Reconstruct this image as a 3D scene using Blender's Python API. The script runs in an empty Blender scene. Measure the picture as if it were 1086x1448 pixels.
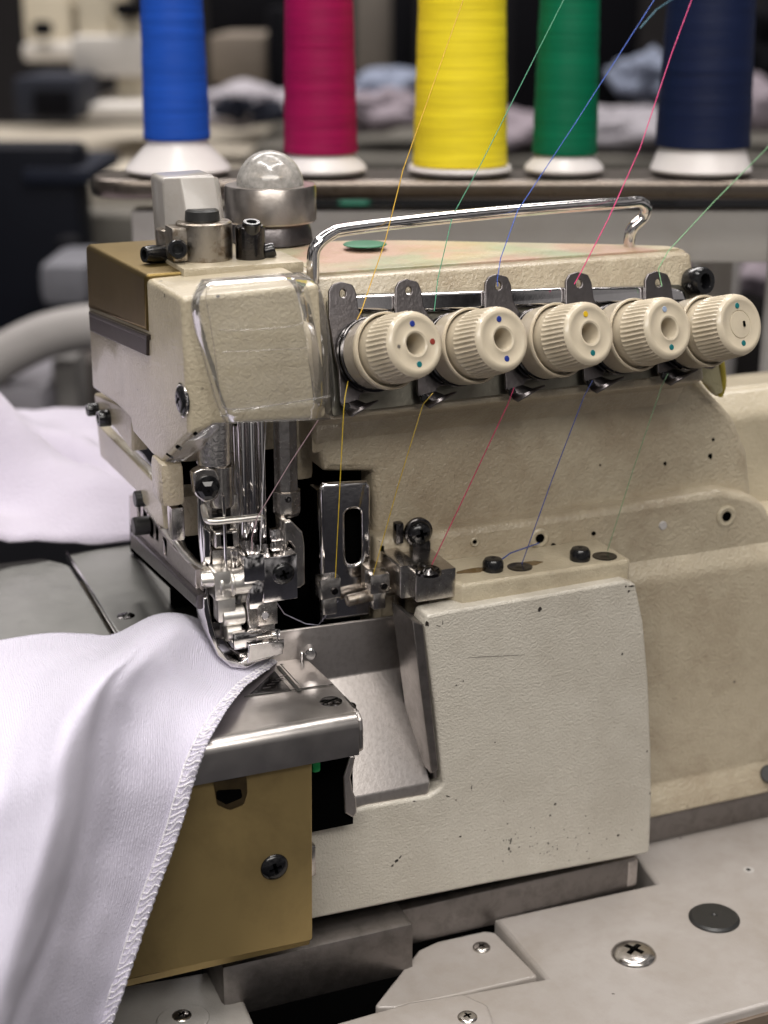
import bpy, bmesh, math, random
from mathutils import Vector, Matrix, noise
random.seed(7)
SC = bpy.context.scene
S = 0.01            # all geometry is written in centimetres
ZT = -26.46         # height of the table top below the lens, cm
# ---------------------------------------------------------------- camera
F = 2200.0; PITCH = math.radians(18.5); YAW = math.radians(22)
FH = Vector((math.sin(YAW), math.cos(YAW), 0)); RT = Vector((math.cos(YAW), -math.sin(YAW), 0))
FW = FH*math.cos(PITCH) + Vector((0, 0, -math.sin(PITCH)))
UP = FH*math.sin(PITCH) + Vector((0, 0, math.cos(PITCH)))
cd = bpy.data.cameras.new('camera'); cam = bpy.data.objects.new('camera', cd); SC.collection.objects.link(cam)
cam.matrix_world = Matrix.Translation((0, 0, -ZT*S)) @ Matrix((RT, UP, -FW)).transposed().to_4x4()
cd.sensor_fit = 'VERTICAL'; cd.sensor_height = 36; cd.lens = F/1448*36
cd.clip_start = 0.02; cd.clip_end = 60
cd.dof.use_dof = True; cd.dof.focus_distance = 0.418; cd.dof.aperture_fstop = 12
SC.camera = cam
# ---------------------------------------------------------------- world
w = bpy.data.worlds.new('World'); SC.world = w; w.use_nodes = True
wn = w.node_tree; wn.nodes.clear()
wo = wn.nodes.new('ShaderNodeOutputWorld'); wb = wn.nodes.new('ShaderNodeBackground')
tc = wn.nodes.new('ShaderNodeTexCoord'); nz = wn.nodes.new('ShaderNodeTexNoise'); rp = wn.nodes.new('ShaderNodeValToRGB')
nz.inputs['Scale'].default_value = 5.5; nz.inputs['Detail'].default_value = 5
rp.color_ramp.elements[0].position = .44; rp.color_ramp.elements[0].color = (.006, .006, .008, 1)
rp.color_ramp.elements[1].position = .60; rp.color_ramp.elements[1].color = (1, .95, .93, 1)
wn.links.new(tc.outputs['Generated'], nz.inputs['Vector']); wn.links.new(nz.outputs['Fac'], rp.inputs['Fac'])
wn.links.new(rp.outputs['Color'], wb.inputs['Color']); wb.inputs['Strength'].default_value = .44
wn.links.new(wb.outputs[0], wo.inputs['Surface'])
# ---------------------------------------------------------------- lamps: fluorescent tubes of the workshop ceiling, plus an added front fill
def area(loc, target, sx, sy, power, col):
    d = bpy.data.lights.new('ceiling_or_fill_lamp', 'AREA'); d.shape = 'RECTANGLE'; d.size = sx*S; d.size_y = sy*S
    d.energy = power; d.color = col
    o = bpy.data.objects.new('ceiling_or_fill_lamp', d); SC.collection.objects.link(o)
    o.location = Vector((loc[0], loc[1], loc[2]-ZT))*S
    o.rotation_euler = (Vector(target)-Vector(loc)).to_track_quat('-Z', 'Y').to_euler()
area((-14, 26, 105), (12, 36, -12), 120, 9, 9.2, (1, .965, .925))
area((30, 5, 115), (16, 36, -12), 120, 9, 7.4, (1, .95, .9))
area((60, 75, 120), (18, 38, -12), 120, 14, 8.0, (1, .95, .92))
area((-12, -50, 60), (14, 36, -14), 120, 26, 9.0, (1, .95, .89))  # added fill from behind the lens to brighten front faces, not a ceiling tube
area((60, 260, 190), (60, 260, -60), 260, 60, 85.0, (1, .95, .92))
SC.view_settings.view_transform = 'Standard'; SC.view_settings.look = 'None'
SC.view_settings.exposure = 0; SC.view_settings.gamma = 1
SC.render.engine = 'CYCLES'

# ================================================================ projection helpers (cm, lens at 0,0,0)
def ray(u, v): return FW + RT*((u-543)/F) - UP*((v-724)/F)
def Py(u, v, y): d = ray(u, v); return d*(y/d.y)
def Pz(u, v, z): d = ray(u, v); return d*(z/d.z)
def Px(u, v, x): d = ray(u, v); return d*(x/d.x)
def Pd(u, v, dep): return ray(u, v)*dep
def Pn(u, v, O, n): d = ray(u, v); return d*(Vector(O).dot(n)/d.dot(n))
# ================================================================ mesh helpers: every helper returns a mesh in cm
def finish(bm, ang=35):
    bmesh.ops.recalc_face_normals(bm, faces=bm.faces[:])
    me = bpy.data.meshes.new('m'); bm.to_mesh(me); bm.free()
    sm(me, ang); return me
def sm(me, ang=35):
    me.shade_smooth()
    try: me.set_sharp_from_angle(angle=math.radians(ang))
    except Exception: pass
def conv(curve):
    o = bpy.data.objects.new('t', curve); SC.collection.objects.link(o)
    dg = bpy.context.evaluated_depsgraph_get(); dg.update()
    me = bpy.data.meshes.new_from_object(o.evaluated_get(dg))
    bpy.data.objects.remove(o); bpy.data.curves.remove(curve)
    return me
def fillet(pts, r, n=5):
    """round corners; r number or per-corner list"""
    N = len(pts); out = []
    rr = r if isinstance(r, (list, tuple)) else [r]*N
    for i in range(N):
        p = Vector(pts[i][:2]); a = Vector(pts[i-1][:2]); b = Vector(pts[(i+1) % N][:2]); q = rr[i]
        if q <= 0: out.append(p); continue
        da = (a-p); db = (b-p); la = da.length; lb = db.length
        if la < 1e-6 or lb < 1e-6: out.append(p); continue
        da /= la; db /= lb
        c = max(-1, min(1, da.dot(db))); th = math.acos(c)
        if th > 3.05: out.append(p); continue
        t = min(q/math.tan(th/2), la*.48, lb*.48)
        p0 = p+da*t; p1 = p+db*t
        for k in range(n+1):
            s = k/n; out.append((1-s)**2*p0 + 2*s*(1-s)*p + s*s*p1)
    return out
def plate(pts, O, X, Y, th, bev=.04, holes=(), rad=0):
    """outline pts (2D cm) in frame O,X,Y; front face towards X x Y, body extends back by th"""
    X = Vector(X).normalized(); Y = Vector(Y).normalized(); N = X.cross(Y)
    if rad: pts = fillet(pts, rad)
    cu = bpy.data.curves.new('c', 'CURVE'); cu.dimensions = '2D'; cu.fill_mode = 'BOTH'
    K = .1
    def area2(p): return sum(p[i-1][0]*p[i][1]-p[i][0]*p[i-1][1] for i in range(len(p)))
    for j, ring in enumerate([pts]+list(holes)):
        ring = [Vector(p[:2]) for p in ring]
        if (area2(ring) > 0) != (j == 0): ring.reverse()
        sp = cu.splines.new('POLY'); sp.points.add(len(ring)-1)
        for k, p in enumerate(ring): sp.points[k].co = (p.x*K, p.y*K, 0, 1)
        sp.use_cyclic_u = True
    b = min(bev, th*.49)
    cu.extrude = (th/2-b)*K; cu.bevel_depth = b*K; cu.offset = -b*K; cu.bevel_resolution = 2
    me = conv(cu)
    M = Matrix((X, Y, N)).transposed().to_4x4(); M.translation = Vector(O)-N*(th/2)
    me.transform(M @ Matrix.Scale(1/K, 4))
    sm(me, 50); return me
def plate_y(px, y, th, bev=.04, holes=(), rad=0, ext=None):
    pts = [(p.x, p.z) for p in (Py(u, v, y) for u, v in px)]
    hh = [[(p.x, p.z) for p in (Py(u, v, y) for u, v in h)] for h in holes]
    return plate(pts, (0, y, 0), (1, 0, 0), (0, 0, 1), th, bev, hh, rad)
def plate_z(px, z, th, bev=.03, holes=(), rad=0):
    pts = [(p.x, p.y) for p in (Pz(u, v, z) for u, v in px)]
    hh = [[(p.x, p.y) for p in (Pz(u, v, z) for u, v in h)] for h in holes]
    return plate(pts, (0, 0, z), (1, 0, 0), (0, 1, 0), th, bev, hh, rad)
def plate_x(px, x, th, bev=.04, holes=(), rad=0):
    """left-facing plate on plane x"""
    pts = [(-p.y, p.z) for p in (Px(u, v, x) for u, v in px)]
    hh = [[(-p.y, p.z) for p in (Px(u, v, x) for u, v in h)] for h in holes]
    return plate(pts, (x, 0, 0), (0, -1, 0), (0, 0, 1), th, bev, hh, rad)
def prof_x(yz, x0, x1, bev=.04, rad=0):
    """profile (y,z) extruded from x0 to x1"""
    return plate([(-y, z) for y, z in yz], (x0, 0, 0), (0, -1, 0), (0, 0, 1), x1-x0, bev, (), rad)
def circ(c, r, n=24, ry=None):
    ry = ry or r
    return [(c[0]+r*math.cos(2*math.pi*k/n), c[1]+ry*math.sin(2*math.pi*k/n)) for k in range(n)]
def cat(pts, n=8, closed=False):
    """Catmull-Rom"""
    P = [Vector(p) for p in pts]; out = []; L = len(P)
    for i in range(L if closed else L-1):
        if closed: a, b, c, d = P[i-1], P[i], P[(i+1) % L], P[(i+2) % L]
        else: a, b, c, d = P[max(i-1, 0)], P[i], P[i+1], P[min(i+2, L-1)]
        for k in range(n):
            t = k/n
            out.append(.5*((2*b)+(c-a)*t+(2*a-5*b+4*c-d)*t*t+(3*b-a-3*c+d)*t**3))
    if not closed: out.append(P[-1])
    return out
def tube(pts, r, n=10, radii=None):
    P = [Vector(p) for p in pts]
    bm = bmesh.new(); rings = []
    t0 = (P[1]-P[0]).normalized(); nn = t0.orthogonal().normalized()
    for i, p in enumerate(P):
        t = ((P[min(i+1, len(P)-1)]-P[max(i-1, 0)])).normalized()
        nn = (nn-t*nn.dot(t)).normalized(); bb = t.cross(nn)
        rad = radii[i] if radii else r
        rings.append([bm.verts.new(p+(nn*math.cos(2*math.pi*k/n)+bb*math.sin(2*math.pi*k/n))*rad) for k in range(n)])
    for a, b in zip(rings, rings[1:]):
        for k in range(n): bm.faces.new((a[k], a[(k+1) % n], b[(k+1) % n], b[k]))
    bm.faces.new(rings[0][::-1]); bm.faces.new(rings[-1])
    return finish(bm, 45)
def axisM(o, ax):
    ax = Vector(ax).normalized()
    M = ax.to_track_quat('Z', 'Y').to_matrix().to_4x4(); M.translation = Vector(o); return M
def lathe(prof, o=(0, 0, 0), ax=(0, 0, 1), n=40, mod=None, ang=35):
    """profile [(r,h)]"""
    bm = bmesh.new(); rings = []
    for j, (r, h) in enumerate(prof):
        if r <= 1e-5: rings.append([bm.verts.new((0, 0, h))]); continue
        rings.append([bm.verts.new(((mod(j, 2*math.pi*k/n, r) if mod else r)*math.cos(2*math.pi*k/n),
                                    (mod(j, 2*math.pi*k/n, r) if mod else r)*math.sin(2*math.pi*k/n), h)) for k in range(n)])
    for a, b in zip(rings, rings[1:]):
        if len(a) == 1 and len(b) == 1: continue
        for k in range(n):
            k2 = (k+1) % n
            if len(a) == 1: bm.faces.new((a[0], b[k2], b[k]))
            elif len(b) == 1: bm.faces.new((a[k], a[k2], b[0]))
            else: bm.faces.new((a[k], a[k2], b[k2], b[k]))
    me = finish(bm, ang); me.transform(axisM(o, ax)); return me
def rod(p1, p2, r, b=.03, n=28, r2=None):
    p1 = Vector(p1); p2 = Vector(p2); h = (p2-p1).length; r2 = r2 or r; b = min(b, r*.4, h*.4)
    return lathe([(0, 0), (r-b, 0), (r, b), (r2, h-b), (r2-b, h), (0, h)], p1, p2-p1, n)
def box(c, s, rot=(0, 0, 0), bev=.04):
    bm = bmesh.new(); bmesh.ops.create_cube(bm, size=1)
    bmesh.ops.scale(bm, vec=Vector(s), verts=bm.verts[:])
    if bev: bmesh.ops.bevel(bm, geom=bm.edges[:]+bm.verts[:], offset=min(bev, min(s)*.4), segments=2, profile=.6, affect='EDGES')
    me = finish(bm, 40)
    from mathutils import Euler
    M = Euler([math.radians(a) for a in rot]).to_matrix().to_4x4(); M.translation = Vector(c)
    me.transform(M); return me
def boxpx(u0, v0, u1, v1, y, th, bev=.04, rot=(0, 0, 0)):
    """axis-aligned box whose front face spans the picture box on plane y"""
    a = Py(u0, (v0+v1)/2, y); b = Py(u1, (v0+v1)/2, y); t = Py((u0+u1)/2, v0, y); d = Py((u0+u1)/2, v1, y)
    return box(((a.x+b.x)/2, y+th/2, (t.z+d.z)/2), (abs(b.x-a.x), th, abs(t.z-d.z)), rot, bev)
def rodpx(u, v0, v1, r, y, **k):
    a = Py(u, v0, y); b = Py(u, v1, y); x = (a.x+b.x)/2
    return rod((x, y, a.z), (x, y, b.z), r, **k)
def ngons(verts, faces, solid=0, bev=0, seg=3, sub=0):
    me = bpy.data.meshes.new('n'); me.from_pydata([tuple(v) for v in verts], [], faces); me.update()
    bm = bmesh.new(); bm.from_mesh(me); bmesh.ops.recalc_face_normals(bm, faces=bm.faces[:]); bm.to_mesh(me); bm.free()
    o = bpy.data.objects.new('t', me); SC.collection.objects.link(o)
    if solid: m = o.modifiers.new('s', 'SOLIDIFY'); m.thickness = solid; m.offset = -1; m.use_even_offset = True
    if bev: m = o.modifiers.new('b', 'BEVEL'); m.width = bev; m.segments = seg; m.limit_method = 'ANGLE'; m.angle_limit = math.radians(25)
    dg = bpy.context.evaluated_depsgraph_get(); dg.update()
    r = bpy.data.meshes.new_from_object(o.evaluated_get(dg)); bpy.data.objects.remove(o)
    sm(r, 40); return r
def grid(rows, thick=0, uv=False):
    """rows: list of lists of Vectors"""
    bm = bmesh.new(); V = [[bm.verts.new(p) for p in r] for r in rows]
    for a, b in zip(V, V[1:]):
        for k in range(len(a)-1): bm.faces.new((a[k], a[k+1], b[k+1], b[k]))
    if uv:
        L = bm.loops.layers.uv.new('UVMap'); nr, nc = len(rows), len(rows[0]); U = {}
        for i in range(nr):
            for j in range(nc):
                a = U[V[i][j-1]][0]+(V[i][j].co-V[i][j-1].co).length*.25+(U[V[i-1][j]][0]-U[V[i-1][j-1]][0])*.75 if (i and j) else (U[V[i][j-1]][0]+(V[i][j].co-V[i][j-1].co).length if j else 0)
                b = U[V[i-1][j]][1]+(V[i][j].co-V[i-1][j].co).length if i else 0
                U[V[i][j]] = (a, b)
        for f in bm.faces:
            for l in f.loops: l[L].uv = U[l.vert]
    me = finish(bm, 180)
    if thick:
        o = bpy.data.objects.new('t', me); SC.collection.objects.link(o)
        m = o.modifiers.new('s', 'SOLIDIFY'); m.thickness = thick; m.offset = 0
        dg = bpy.context.evaluated_depsgraph_get(); dg.update()
        r = bpy.data.meshes.new_from_object(o.evaluated_get(dg)); bpy.data.objects.remove(o); sm(r, 180); return r
    return me
def merge(ms):
    if not isinstance(ms, (list, tuple)): return ms
    bm = bmesh.new()
    for m in ms: bm.from_mesh(m)
    me = bpy.data.meshes.new('j'); bm.to_mesh(me); bm.free(); return me
TOW = Matrix.Scale(S, 4) @ Matrix.Translation((0, 0, -ZT))
def part(name, ms, mat, parent=None, label=None):
    me = merge(ms).copy(); me.transform(TOW); me.name = name
    me.materials.clear(); me.materials.append(mat)
    for p in me.polygons: p.material_index = 0
    o = bpy.data.objects.new(name, me); SC.collection.objects.link(o)
    if parent:
        o.parent = parent; o.matrix_parent_inverse = BASE[parent.name]
    BASE[o.name] = BASE[parent.name] if parent else Matrix()
    if parent and parent.type == 'MESH': o.matrix_parent_inverse = Matrix()
    if label: o['label'] = label
    return o
BASE = {}
def tag(o, label, cat, group=None, kind=None):
    if kind: o['kind'] = kind
    if label: o['label'] = label
    if cat: o['category'] = cat
    if group: o['group'] = group
    return o
def thing(name, label, cat, base, group=None):
    o = bpy.data.objects.new(name, None); SC.collection.objects.link(o)
    o.empty_display_size = .02; o.location = TOW @ Vector(base)
    BASE[o.name] = Matrix.Translation(-o.location)
    return tag(o, label, cat, group)
def struct(name, ms, mat): return tag(part(name, ms, mat), None, None, kind='structure')

# ================================================================ materials (object coordinates = metres)
def newmat(name):
    m = bpy.data.materials.new(name); m.use_nodes = True
    nt = m.node_tree; b = nt.nodes['Principled BSDF']; return m, nt, b
def N_(nt, t, **k):
    n = nt.nodes.new(t)
    for a, v in k.items():
        if a in n.inputs: n.inputs[a].default_value = v
        else: setattr(n, a, v)
    return n
def coords(nt, scale=None):
    t = N_(nt, 'ShaderNodeTexCoord')
    if scale is None: return t.outputs['Object']
    mp = N_(nt, 'ShaderNodeMapping'); mp.inputs['Scale'].default_value = scale
    nt.links.new(t.outputs['Object'], mp.inputs['Vector']); return mp.outputs['Vector']
def noi(nt, vec, scale, detail=3, rough=.55, dist=0):
    n = N_(nt, 'ShaderNodeTexNoise'); n.inputs['Scale'].default_value = scale; n.inputs['Detail'].default_value = detail
    n.inputs['Roughness'].default_value = rough; n.inputs['Distortion'].default_value = dist
    nt.links.new(vec, n.inputs['Vector']); return n.outputs['Fac']
def ramp(nt, fac, stops):
    r = N_(nt, 'ShaderNodeValToRGB'); e = r.color_ramp.elements
    while len(e) < len(stops): e.new(.5)
    for i, (p, c) in enumerate(stops):
        e[i].position = p; e[i].color = (c, c, c, 1) if isinstance(c, (int, float)) else (*c, 1)
    nt.links.new(fac, r.inputs['Fac']); return r.outputs['Color']
def mix(nt, fac, a, b, mode='MIX'):
    m = N_(nt, 'ShaderNodeMix'); m.data_type = 'RGBA'; m.blend_type = mode
    for sock, v in ((m.inputs[0], fac), (m.inputs[6], a), (m.inputs[7], b)):
        if isinstance(v, (int, float)): sock.default_value = v
        elif isinstance(v, tuple): sock.default_value = (*v, 1)
        else: nt.links.new(v, sock)
    return m.outputs[2]
def bump(nt, b, h, dist, strength=1, prev=None):
    n = N_(nt, 'ShaderNodeBump'); n.inputs['Distance'].default_value = dist; n.inputs['Strength'].default_value = strength
    nt.links.new(h, n.inputs['Height'])
    if prev: nt.links.new(prev, n.inputs['Normal'])
    nt.links.new(n.outputs[0], b.inputs['Normal']); return n.outputs[0]
def enamel(name, col, stain=(.16, .12, .07), amt=.35, peel=.00022, rough=.28, chips=True, psc=1000):
    m, nt, b = newmat(name); v = coords(nt)
    big = ramp(nt, noi(nt, v, 22, 5, .62, .4), [(.42, 0), (.75, 1)])
    sm_ = ramp(nt, noi(nt, v, 160, 4, .6), [(.45, 0), (.8, 1)])
    c = mix(nt, .10, col, tuple(x*.8 for x in col))
    f = N_(nt, 'ShaderNodeMath', operation='MULTIPLY'); nt.links.new(big, f.inputs[0]); f.inputs[1].default_value = amt
    c = mix(nt, f.outputs[0], c, stain)
    f2 = N_(nt, 'ShaderNodeMath', operation='MULTIPLY'); nt.links.new(sm_, f2.inputs[0]); f2.inputs[1].default_value = amt*.45
    c = mix(nt, f2.outputs[0], c, stain)
    if chips:
        vo = N_(nt, 'ShaderNodeTexVoronoi'); vo.inputs['Scale'].default_value = 95; nt.links.new(v, vo.inputs['Vector'])
        wob = noi(nt, v, 900, 2)
        ad = N_(nt, 'ShaderNodeMath', operation='MULTIPLY_ADD'); nt.links.new(wob, ad.inputs[0]); ad.inputs[1].default_value = .10
        nt.links.new(vo.outputs['Distance'], ad.inputs[2])
        sp = ramp(nt, ad.outputs[0], [(.085, 1), (.105, 0)])
        gate = ramp(nt, noi(nt, v, 55, 2), [(.52, 0), (.60, 1)])
        ml = N_(nt, 'ShaderNodeMath', operation='MULTIPLY'); nt.links.new(sp, ml.inputs[0]); nt.links.new(gate, ml.inputs[1])
        c = mix(nt, ml.outputs[0], c, (.03, .025, .02))
    nt.links.new(c, b.inputs['Base Color'])
    b.inputs['Roughness'].default_value = rough
    b.inputs['Coat Weight'].default_value = .4; b.inputs['Coat Roughness'].default_value = .14
    h = noi(nt, v, psc, 2, .5, .6)
    bump(nt, b, h, peel*1.35, 1)
    return m
def metal(name, col, rough=.25, var=.15, grime=.3, gcol=(.10, .08, .06), brush=None, bsc=.00004, gsc=120, wave=0):
    m, nt, b = newmat(name); v = coords(nt)
    g = ramp(nt, noi(nt, v, gsc, 6, .65, .3), [(.45, 0), (.72, 1)])
    f = N_(nt, 'ShaderNodeMath', operation='MULTIPLY'); nt.links.new(g, f.inputs[0]); f.inputs[1].default_value = grime
    c = mix(nt, f.outputs[0], col, gcol); nt.links.new(c, b.inputs['Base Color'])
    b.inputs['Metallic'].default_value = 1
    r = N_(nt, 'ShaderNodeMath', operation='MULTIPLY_ADD'); nt.links.new(noi(nt, v, gsc*2.3, 5, .7), r.inputs[0])
    r.inputs[1].default_value = var*2; r.inputs[2].default_value = max(.02, rough-var)
    nt.links.new(r.outputs[0], b.inputs['Roughness'])
    hv = coords(nt, brush) if brush else v
    bump(nt, b, noi(nt, hv, 900 if not brush else 1, 3, .6), bsc, .6)
    return m
def plain(name, col, rough=.5, metallic=0, nsc=300, namt=.15, bsc=0.00005, coat=0):
    m, nt, b = newmat(name); v = coords(nt)
    c = mix(nt, ramp(nt, noi(nt, v, nsc, 4), [(.35, 0), (.7, namt*2)]), col, tuple(x*.45 for x in col))
    nt.links.new(c, b.inputs['Base Color']); b.inputs['Roughness'].default_value = rough; b.inputs['Metallic'].default_value = metallic
    b.inputs['Coat Weight'].default_value = coat
    if bsc: bump(nt, b, noi(nt, v, 1400, 2), bsc, .5)
    return m
CREAM = enamel('cream_enamel', (.49, .43, .315), amt=.42)
CREAMD = enamel('stained_cream_enamel', (.46, .40, .295), stain=(.17, .11, .06), amt=.6, peel=.00034)
WHITEP = enamel('off_white_enamel', (.56, .525, .455), amt=.24, peel=.00026, psc=1400)
GREYP = enamel('grey_white_enamel', (.36, .345, .325), amt=.3, rough=.4, peel=.0001, chips=False)
TABLE = enamel('white_table_laminate', (.385, .355, .335), amt=.38, rough=.45, peel=.00006, chips=True)
CHROME = metal('chrome', (.74, .72, .72), .10, .06, .28, (.12, .10, .08), gsc=260, bsc=.000012)
SATIN = metal('bright_satin_chrome', (.86, .83, .78), .36, .08, .15, gsc=300, bsc=.00008)
CHROME2 = metal('worn_chrome', (.62, .59, .56), .24, .10, .45, (.13, .10, .07), gsc=420, bsc=.00004)
POL = metal('polished_chrome', (.78, .76, .76), .07, .03, .1, gsc=120, bsc=.000006)
STEEL = metal('brushed_steel', (.58, .55, .53), .33, .10, .28, (.16, .14, .12), brush=(60, 1800, 1800), bsc=.00003, gsc=70)
STEELS = metal('satin_steel_sheet', (.58, .54, .52), .38, .10, .35, (.30, .27, .24), gsc=700, bsc=.00006)
OXIDE = metal('dark_oxide_steel', (.15, .138, .14), .32, .08, .3, (.05, .04, .035), gsc=300, bsc=.00012)
RUSTY = metal('stained_steel', (.46, .42, .37), .34, .14, .9, (.13, .075, .025), gsc=330, bsc=.00015)
RAIL = metal('dull_grey_rail_steel', (.27, .25, .24), .42, .10, .4, (.07, .06, .055), gsc=180, bsc=.0001)
CLOTHP = metal('grey_cloth_plate_steel', (.25, .25, .235), .34, .05, .2, (.14, .14, .13), gsc=60, bsc=.00002)
TOPM, nt_, b_ = newmat('stained_beam_top'); v_ = coords(nt_)
c_ = mix(nt_, ramp(nt_, noi(nt_, v_, 38, 3, .5, .6), [(.40, 0), (.55, .8)]), (.40, .35, .24), (.42, .26, .20))
c_ = mix(nt_, ramp(nt_, noi(nt_, coords(nt_, (1, 1, 7)), 30, 3, .5, .3), [(.52, 0), (.62, .7)]), c_, (.27, .33, .20))
c_ = mix(nt_, ramp(nt_, noi(nt_, v_, 90, 5, .6), [(.5, 0), (.7, .5)]), c_, (.30, .22, .09)); nt_.links.new(c_, b_.inputs['Base Color'])
b_.inputs['Roughness'].default_value = .38; bump(nt_, b_, noi(nt_, v_, 1000, 2), .0003, 1)
GOLD = metal('gold_anodised_sheet', (.42, .31, .135), .40, .12, .75, (.21, .15, .07), gsc=26, brush=(260, 260, 40), bsc=.00004)
GOLD.node_tree.nodes['Principled BSDF'].inputs['Metallic'].default_value = .75
GOLDD = metal('olive_gold_paint', (.19, .135, .05), .42, .06, .35, (.13, .09, .04), gsc=40, bsc=.00005)
BRONZE = metal('brown_grey_strip', (.10, .085, .075), .45, .05, .3, gsc=60)
BLACK = plain('black_oxide_screw', (.006, .006, .007), .2, 0)
RUBBER = plain('black_rubber', (.02, .02, .02), .38, 0)
VOID = plain('black_shade_and_chips', (.002, .002, .002), 1, 0); VOID.node_tree.nodes['Principled BSDF'].inputs['Specular IOR Level'].default_value = 0  # black colour stands in for shade in holes and gaps; also used for chips
KNOB = plain('ivory_plastic', (.54, .47, .355), .30, 0, nsc=180, namt=.10, bsc=.00002, coat=.3)
OILY = metal('oily_black_steel', (.09, .085, .085), .18, .12, .6, (.02, .018, .016), gsc=500, bsc=.00005)
GREENP = plain('green_plastic', (.0, .12, .05), .5)
YELP = plain('yellowed_plastic', (.42, .34, .05), .4)
def clearmat(name, tint=(.98, .98, .97), spec=.09, rough=.06, dirt=.05):
    m = bpy.data.materials.new(name); m.use_nodes = True; nt = m.node_tree; nt.nodes.clear()
    o = N_(nt, 'ShaderNodeOutputMaterial'); t = N_(nt, 'ShaderNodeBsdfTransparent'); t.inputs[0].default_value = (*tint, 1)
    g = N_(nt, 'ShaderNodeBsdfGlossy'); g.inputs['Roughness'].default_value = rough
    lw = N_(nt, 'ShaderNodeLayerWeight'); lw.inputs['Blend'].default_value = .22
    ad = N_(nt, 'ShaderNodeMath', operation='MULTIPLY_ADD'); nt.links.new(lw.outputs['Fresnel'], ad.inputs[0])
    ad.inputs[1].default_value = .75; ad.inputs[2].default_value = spec*.3
    v = coords(nt); bp = N_(nt, 'ShaderNodeBump'); bp.inputs['Distance'].default_value = .0003; bp.inputs['Strength'].default_value = .35
    nt.links.new(noi(nt, v, 90, 3, .5, .5), bp.inputs['Height'])
    nt.links.new(bp.outputs[0], g.inputs['Normal']); nt.links.new(bp.outputs[0], lw.inputs['Normal'])
    mx = N_(nt, 'ShaderNodeMixShader'); nt.links.new(ad.outputs[0], mx.inputs[0])
    nt.links.new(t.outputs[0], mx.inputs[1]); nt.links.new(g.outputs[0], mx.inputs[2])
    d = N_(nt, 'ShaderNodeBsdfDiffuse'); d.inputs[0].default_value = (.6, .58, .55, 1)
    mx2 = N_(nt, 'ShaderNodeMixShader')
    dd = N_(nt, 'ShaderNodeMath', operation='MULTIPLY'); nt.links.new(noi(nt, v, 400, 5, .7), dd.inputs[0]); dd.inputs[1].default_value = dirt*2
    nt.links.new(dd.outputs[0], mx2.inputs[0]); nt.links.new(mx.outputs[0], mx2.inputs[1]); nt.links.new(d.outputs[0], mx2.inputs[2])
    nt.links.new(mx2.outputs[0], o.inputs['Surface']); return m
CLEAR = clearmat('clear_plastic', spec=.16, rough=.09, dirt=.10)
CLEARE = clearmat('clear_plastic_rim', (.90, .89, .88), .12, .12, .08)
DOME = clearmat('clouded_dome_plastic', (.80, .76, .70), .4, .16, .42)
def fabricmat(name, col, wsc=1100, bd=.0006):
    m, nt, b = newmat(name); v = coords(nt)
    big = ramp(nt, noi(nt, v, 30, 3), [(.3, .93), (.7, 1)])
    c = mix(nt, 1.0, col, big, 'MULTIPLY'); nt.links.new(c, b.inputs['Base Color'])
    b.inputs['Roughness'].default_value = .85; b.inputs['Sheen Weight'].default_value = .25; b.inputs['Sheen Roughness'].default_value = .5
    b.inputs['Subsurface Weight'].default_value = .12; b.inputs['Subsurface Radius'].default_value = (.003, .003, .003)
    b.inputs['Subsurface Scale'].default_value = 1
    mp = coords(nt, (1, 1, .45))
    h = noi(nt, mp, wsc, 2, .6, .8)
    bump(nt, b, h, bd, .85); return m
def knit(name, col):
    m, nt, b = newmat(name); t = N_(nt, 'ShaderNodeTexCoord'); v = coords(nt)
    mp = N_(nt, 'ShaderNodeMapping'); mp.inputs['Scale'].default_value = (1, 1, 1); nt.links.new(t.outputs['UV'], mp.inputs['Vector'])
    wv = N_(nt, 'ShaderNodeTexWave'); wv.wave_type = 'BANDS'; wv.bands_direction = 'X'; nt.links.new(mp.outputs[0], wv.inputs['Vector'])
    wv.inputs['Scale'].default_value = 4.6; wv.inputs['Distortion'].default_value = 3.5; wv.inputs['Detail'].default_value = 2; wv.inputs['Detail Scale'].default_value = 2.5
    mp2 = N_(nt, 'ShaderNodeMapping'); mp2.inputs['Scale'].default_value = (16, 9, 1); nt.links.new(t.outputs['UV'], mp2.inputs['Vector'])
    n = noi(nt, mp2.outputs[0], 1, 3, .6, .3)
    ad = N_(nt, 'ShaderNodeMath', operation='MULTIPLY_ADD'); nt.links.new(n, ad.inputs[0]); ad.inputs[1].default_value = 1.6; nt.links.new(wv.outputs['Fac'], ad.inputs[2])
    big = ramp(nt, noi(nt, v, 35, 3), [(.3, .93), (.7, 1)])
    c = mix(nt, 1.0, col, big, 'MULTIPLY')
    c = mix(nt, ramp(nt, ad.outputs[0], [(.5, .16), (1.3, 0)]), c, tuple(x*.6 for x in col)); nt.links.new(c, b.inputs['Base Color'])
    b.inputs['Roughness'].default_value = .85; b.inputs['Sheen Weight'].default_value = .2
    b.inputs['Subsurface Weight'].default_value = .12; b.inputs['Subsurface Radius'].default_value = (.003, .003, .003); b.inputs['Subsurface Scale'].default_value = 1
    bump(nt, b, ad.outputs[0], .00015, .85); return m
KNIT = knit('white_knit_jersey', (.65, .62, .745))
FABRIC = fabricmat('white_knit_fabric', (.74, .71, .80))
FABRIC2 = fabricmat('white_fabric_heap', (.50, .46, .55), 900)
STITCH = fabricmat('white_stitch_thread', (.82, .80, .84), 4000, .0001)
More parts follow.
